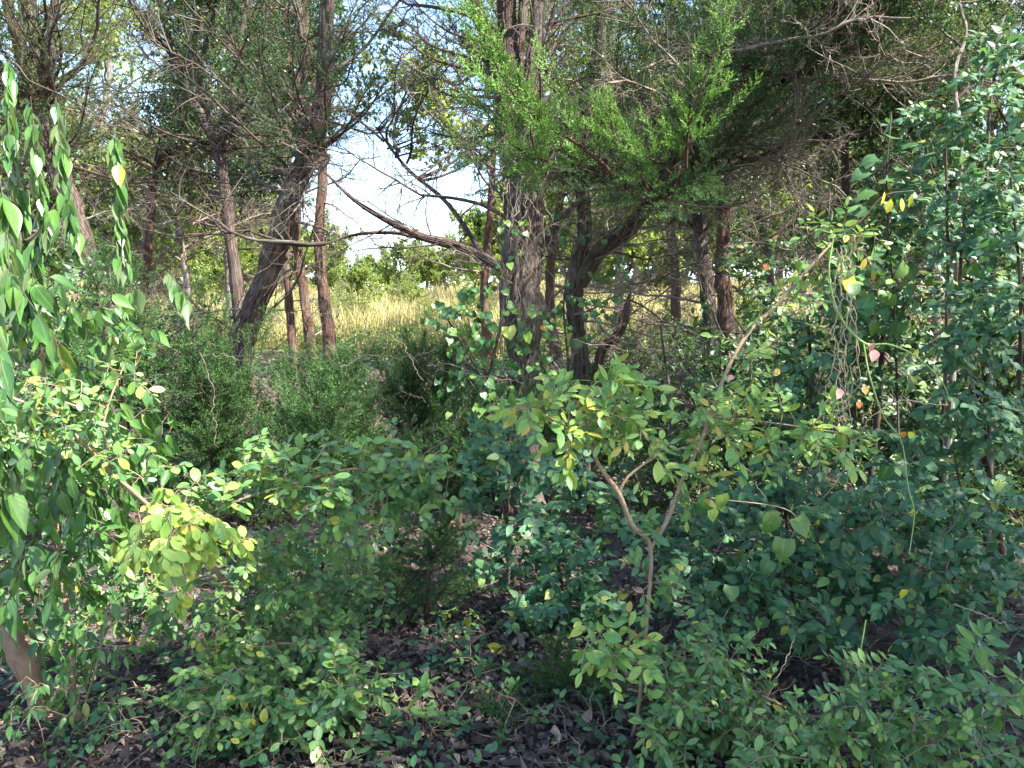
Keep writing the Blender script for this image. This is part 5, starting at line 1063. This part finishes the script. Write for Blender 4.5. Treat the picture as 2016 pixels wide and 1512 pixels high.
# ------------------------------------------------------------------ undergrowth and little plants
def patch(cx, cy, sx, sy):
    def f(r, n):
        k = max(1, n // 10); c = np.stack([r.normal(cx, sx, k), r.normal(cy, sy, k)], 1); i = r.integers(0, k, n)
        x = c[i, 0] + r.normal(0, .09, n); y = c[i, 1] + r.normal(0, .09, n); m = y > 2.5; return x[m], y[m]
    return f
scatter_leaves('undergrowth', 'dark low creeping leaves on the shaded floor between the trees', 'undergrowth', 'small', 'dark_shrub', 16000, patch(0, 10.5, 5.5, 2.6), 21, size=(.8, 1.8), flat=.5, lift=(.02, .4))
scatter_leaves('undergrowth', 'creeping green leaves under the shrubs at the right and left ends of the hedge', 'undergrowth', 'privet', 'blue_shrub', 5000, lambda r, n: (lambda q, y: (np.sign(q) * (.55 * y + 2.2 * np.abs(q)), y))(r.uniform(-1, 1, n), r.uniform(3.2, 8, n)), 24, size=(.7, 1.4), flat=.5, lift=(.02, .22))
scatter_leaves('undergrowth', 'green weeds along the edge of the sunny field', 'undergrowth', 'small', 'bg_leaf', 9000, patch(0, 20, 9, 2), 22, size=(1.2, 2.6), flat=.6, lift=(.02, .6))
scatter_leaves('ground_cover', 'small leaved creeping plants on the litter at the bottom', 'ground cover', 'privet', 'blue_shrub', 1500, lambda r, n: (lambda x, y: (x, y))(*(lambda c, i: (c[i, 0] + r.normal(0, .05, n), np.maximum(2.45, c[i, 1] + r.normal(0, .05, n))))(np.stack([r.uniform(-2, 1.6, 120), 2.5 + r.random(120) ** 1.5 * 2.5], 1), r.integers(0, 120, n))), 23, size=(.5, 1.1), flat=.5, lift=(.02, .10))
seeds = [(60, 1450, 'at the foot of the orange brown trunk'), (245, 1390, 'between the thin sapling stem and the low shrub'), (230, 1480, 'nearest the lower left corner'), (350, 1490, 'in front of the low spreading shrub'), (445, 1500, 'by the bottom edge left of the bare patch'), (740, 1410, 'right beside the low spreading shrub, with dark leaves'), (700, 1490, 'by the bottom edge under the low shrub tips'), (840, 1495, 'brightest, at the bottom middle'), (800, 1480, 'small and dark, left of the brightest one'), (930, 1400, 'slight, on the bare litter patch'), (860, 1340, 'near the middle of the bare litter'), (970, 1300, 'behind the bare litter patch'), (1010, 1480, 'at the bottom, right of the bare patch'), (1110, 1470, 'with upright runner left of the thin stem'), (1190, 1480, 'close to the foot of the thin tan stem'), (920, 1260, 'with one yellow leaf'), (150, 1490, 'in the lower left corner beside fallen leaves'), (580, 1495, 'between the low shrub and the bottom edge')]
for i, (px, py, w_) in enumerate(seeds):
    D = min(8, 1.6 / max(.05, (py - 650) / F) * .985); D = max(2.62, D)
    p = Plant('seedling', 'small leafy seedling ' + w_, 'seedling', ground_pt(px, D), group='seedlings on the litter', limit=60)
    q = at(px, py, D); g = p.root
    C = np.array([g + [0, 0, -.01], g + [.01, 0, .05], g + [rng.normal(0, .02), 0, .1]]); p.tw.add(C, .0015, .001, 4); p.nodes = C.tolist()
    for _ in range(5): p.nodes.append((g + np.array([rng.normal(0, .03), rng.normal(0, .03), rng.uniform(.03, .12)])).tolist())
    p.twmat = M['stem']
    px2, py2, _d = proj(g + [0, 0, .08])
    bright = 'brightest' in w_
    p.grow([(float(px2), float(py2), D, 32, 26, .05, 6)], 'ovate' if i % 2 else 'privet', 'privet' if (bright or i % 3 == 0) else 'blue_shrub', size=.62 + .25 * bright, spacing=.028, run=.07, droop=.1, face=.4, up=.8)
    if 'yellow' in w_: p.leaf(float(px2), float(py2), D - .05, 190, .6, 'heart', 'yellow_leaf')
    p.finish()

# single fallen leaves that stand out
def fallen(px, py, size, key, mat, label, group=None, ang=None):
    D = 1.6 / ((py - 650) / F)
    for _ in range(3):
        q = at(px, py, D); D *= (1.6 - float(hgt(q[0], q[1])) - .025) / max(.2, 1.6 - q[2])
    q = at(px, py, D); a = rng.uniform(0, 6.28) if ang is None else ang
    z = float(hgt(q[0], q[1])) + .03
    X, Y, Z = axes(np.array([[math.cos(a), math.sin(a), .05]]), np.array([[rng.normal(0, .15), -.25, 1.]]))
    o = place_leaf(None, (0, 0, 0), key, int(rng.integers(0, 4)), M[mat], (q[0], q[1], z), X[0], Y[0], Z[0], size, 'fallen_leaf')
    tag(o, label, 'leaf', group)
fallen(885, 1390, 1.3, 'ovate', 'tan_leaf', 'widest tan fallen leaf lying on the bare litter patch', ang=0.1)
fallen(830, 1418, 1.1, 'drop', 'tan_leaf', 'pale curled fallen leaf left of the widest tan one', ang=1.0)
fallen(962, 1283, 1.0, 'heart', 'yellow_leaf', 'yellow fallen leaf beside the green seedling', ang=.4)
fallen(290, 1310, 1.1, 'drop', 'tan_leaf', 'tan fallen leaf in the dark hollow at left', ang=.2)
fallen(760, 1455, 1.2, 'drop', 'tan_leaf', 'long dry leaf by the pale runners', ang=2.9)
fallen(1210, 1392, 1.2, 'ovate', 'tan_leaf', 'orange tan fallen leaf left of the thin tan stem', ang=.3)
fallen(370, 1415, 1.5, 'ovate', 'orange_leaf', 'rusty brown fallen leaf at the edge of the low shrub', ang=.4)
fallen(1090, 1470, 1.2, 'ovate', 'tan_leaf', 'pale fallen leaf near the bottom edge right of the brick piece', ang=1.3)
for i in range(70):
    fallen(rng.uniform(250, 1250), rng.uniform(1200, 1505), rng.uniform(.6, 1.1), 'ovate' if i % 2 else 'ell', 'dry_leaf' if i % 3 else 'tan_leaf', 'small dry brown leaf lying on the dark litter', 'dry leaves strewn on the litter')
# brick piece and pale bark chips half sunk in the litter
def chip(name, label, px, py, dims, col, ang, cat):
    D = 1.6 / ((py - 650) / F); q = at(px, py, D); r = np.random.default_rng(px)
    m, n, out = new_mat(name + '_surface'); bs = n.nodes.new('ShaderNodeBsdfPrincipled'); bs.inputs['Roughness'].default_value = .95
    tc = N(n, 'ShaderNodeTexCoord'); nz = N(n, 'ShaderNodeTexNoise'); nz.inputs['Scale'].default_value = 40; n.links.new(tc.outputs['Object'], nz.inputs[0])
    n.links.new(ramp(n, nz.outputs[0], [(.3, tuple(c * .5 for c in col)), (.6, col)]), bs.inputs['Base Color']); n.links.new(bs.outputs[0], out.inputs[0])
    import bmesh
    bm = bmesh.new(); bmesh.ops.create_cube(bm, size=1); bmesh.ops.scale(bm, vec=dims, verts=bm.verts)
    bmesh.ops.subdivide_edges(bm, edges=bm.edges, cuts=4, use_grid_fill=True)
    for v in bm.verts: v.co += Vector(r.normal(0, min(dims) * .09, 3)); v.co *= 1 - .12 * (abs(v.co.x) > dims[0] * .45) * (abs(v.co.y) > dims[1] * .45)
    me = bpy.data.meshes.new(name); bm.to_mesh(me); bm.free(); me.materials.append(m)
    o = bpy.data.objects.new(name, me); COL.objects.link(o); o.location = (q[0], q[1], float(hgt(q[0], q[1])) + dims[2] * .35); o.rotation_euler = (.1, .05, ang)
    tag(o, label, cat)
chip('brick_fragment', 'reddish brick piece half buried in litter at the bottom middle', 1000, 1440, (.11, .06, .04), (.22, .09, .07), .1, 'brick')
chip('stone_chip', 'grey lilac stone chip right of the brick piece', 1072, 1450, (.07, .035, .02), (.36, .34, .37), .9, 'stone')
chip('stone_chip', 'smallest pale stone chip nearest the bottom edge', 1050, 1478, (.045, .035, .015), (.36, .34, .36), .4, 'stone')
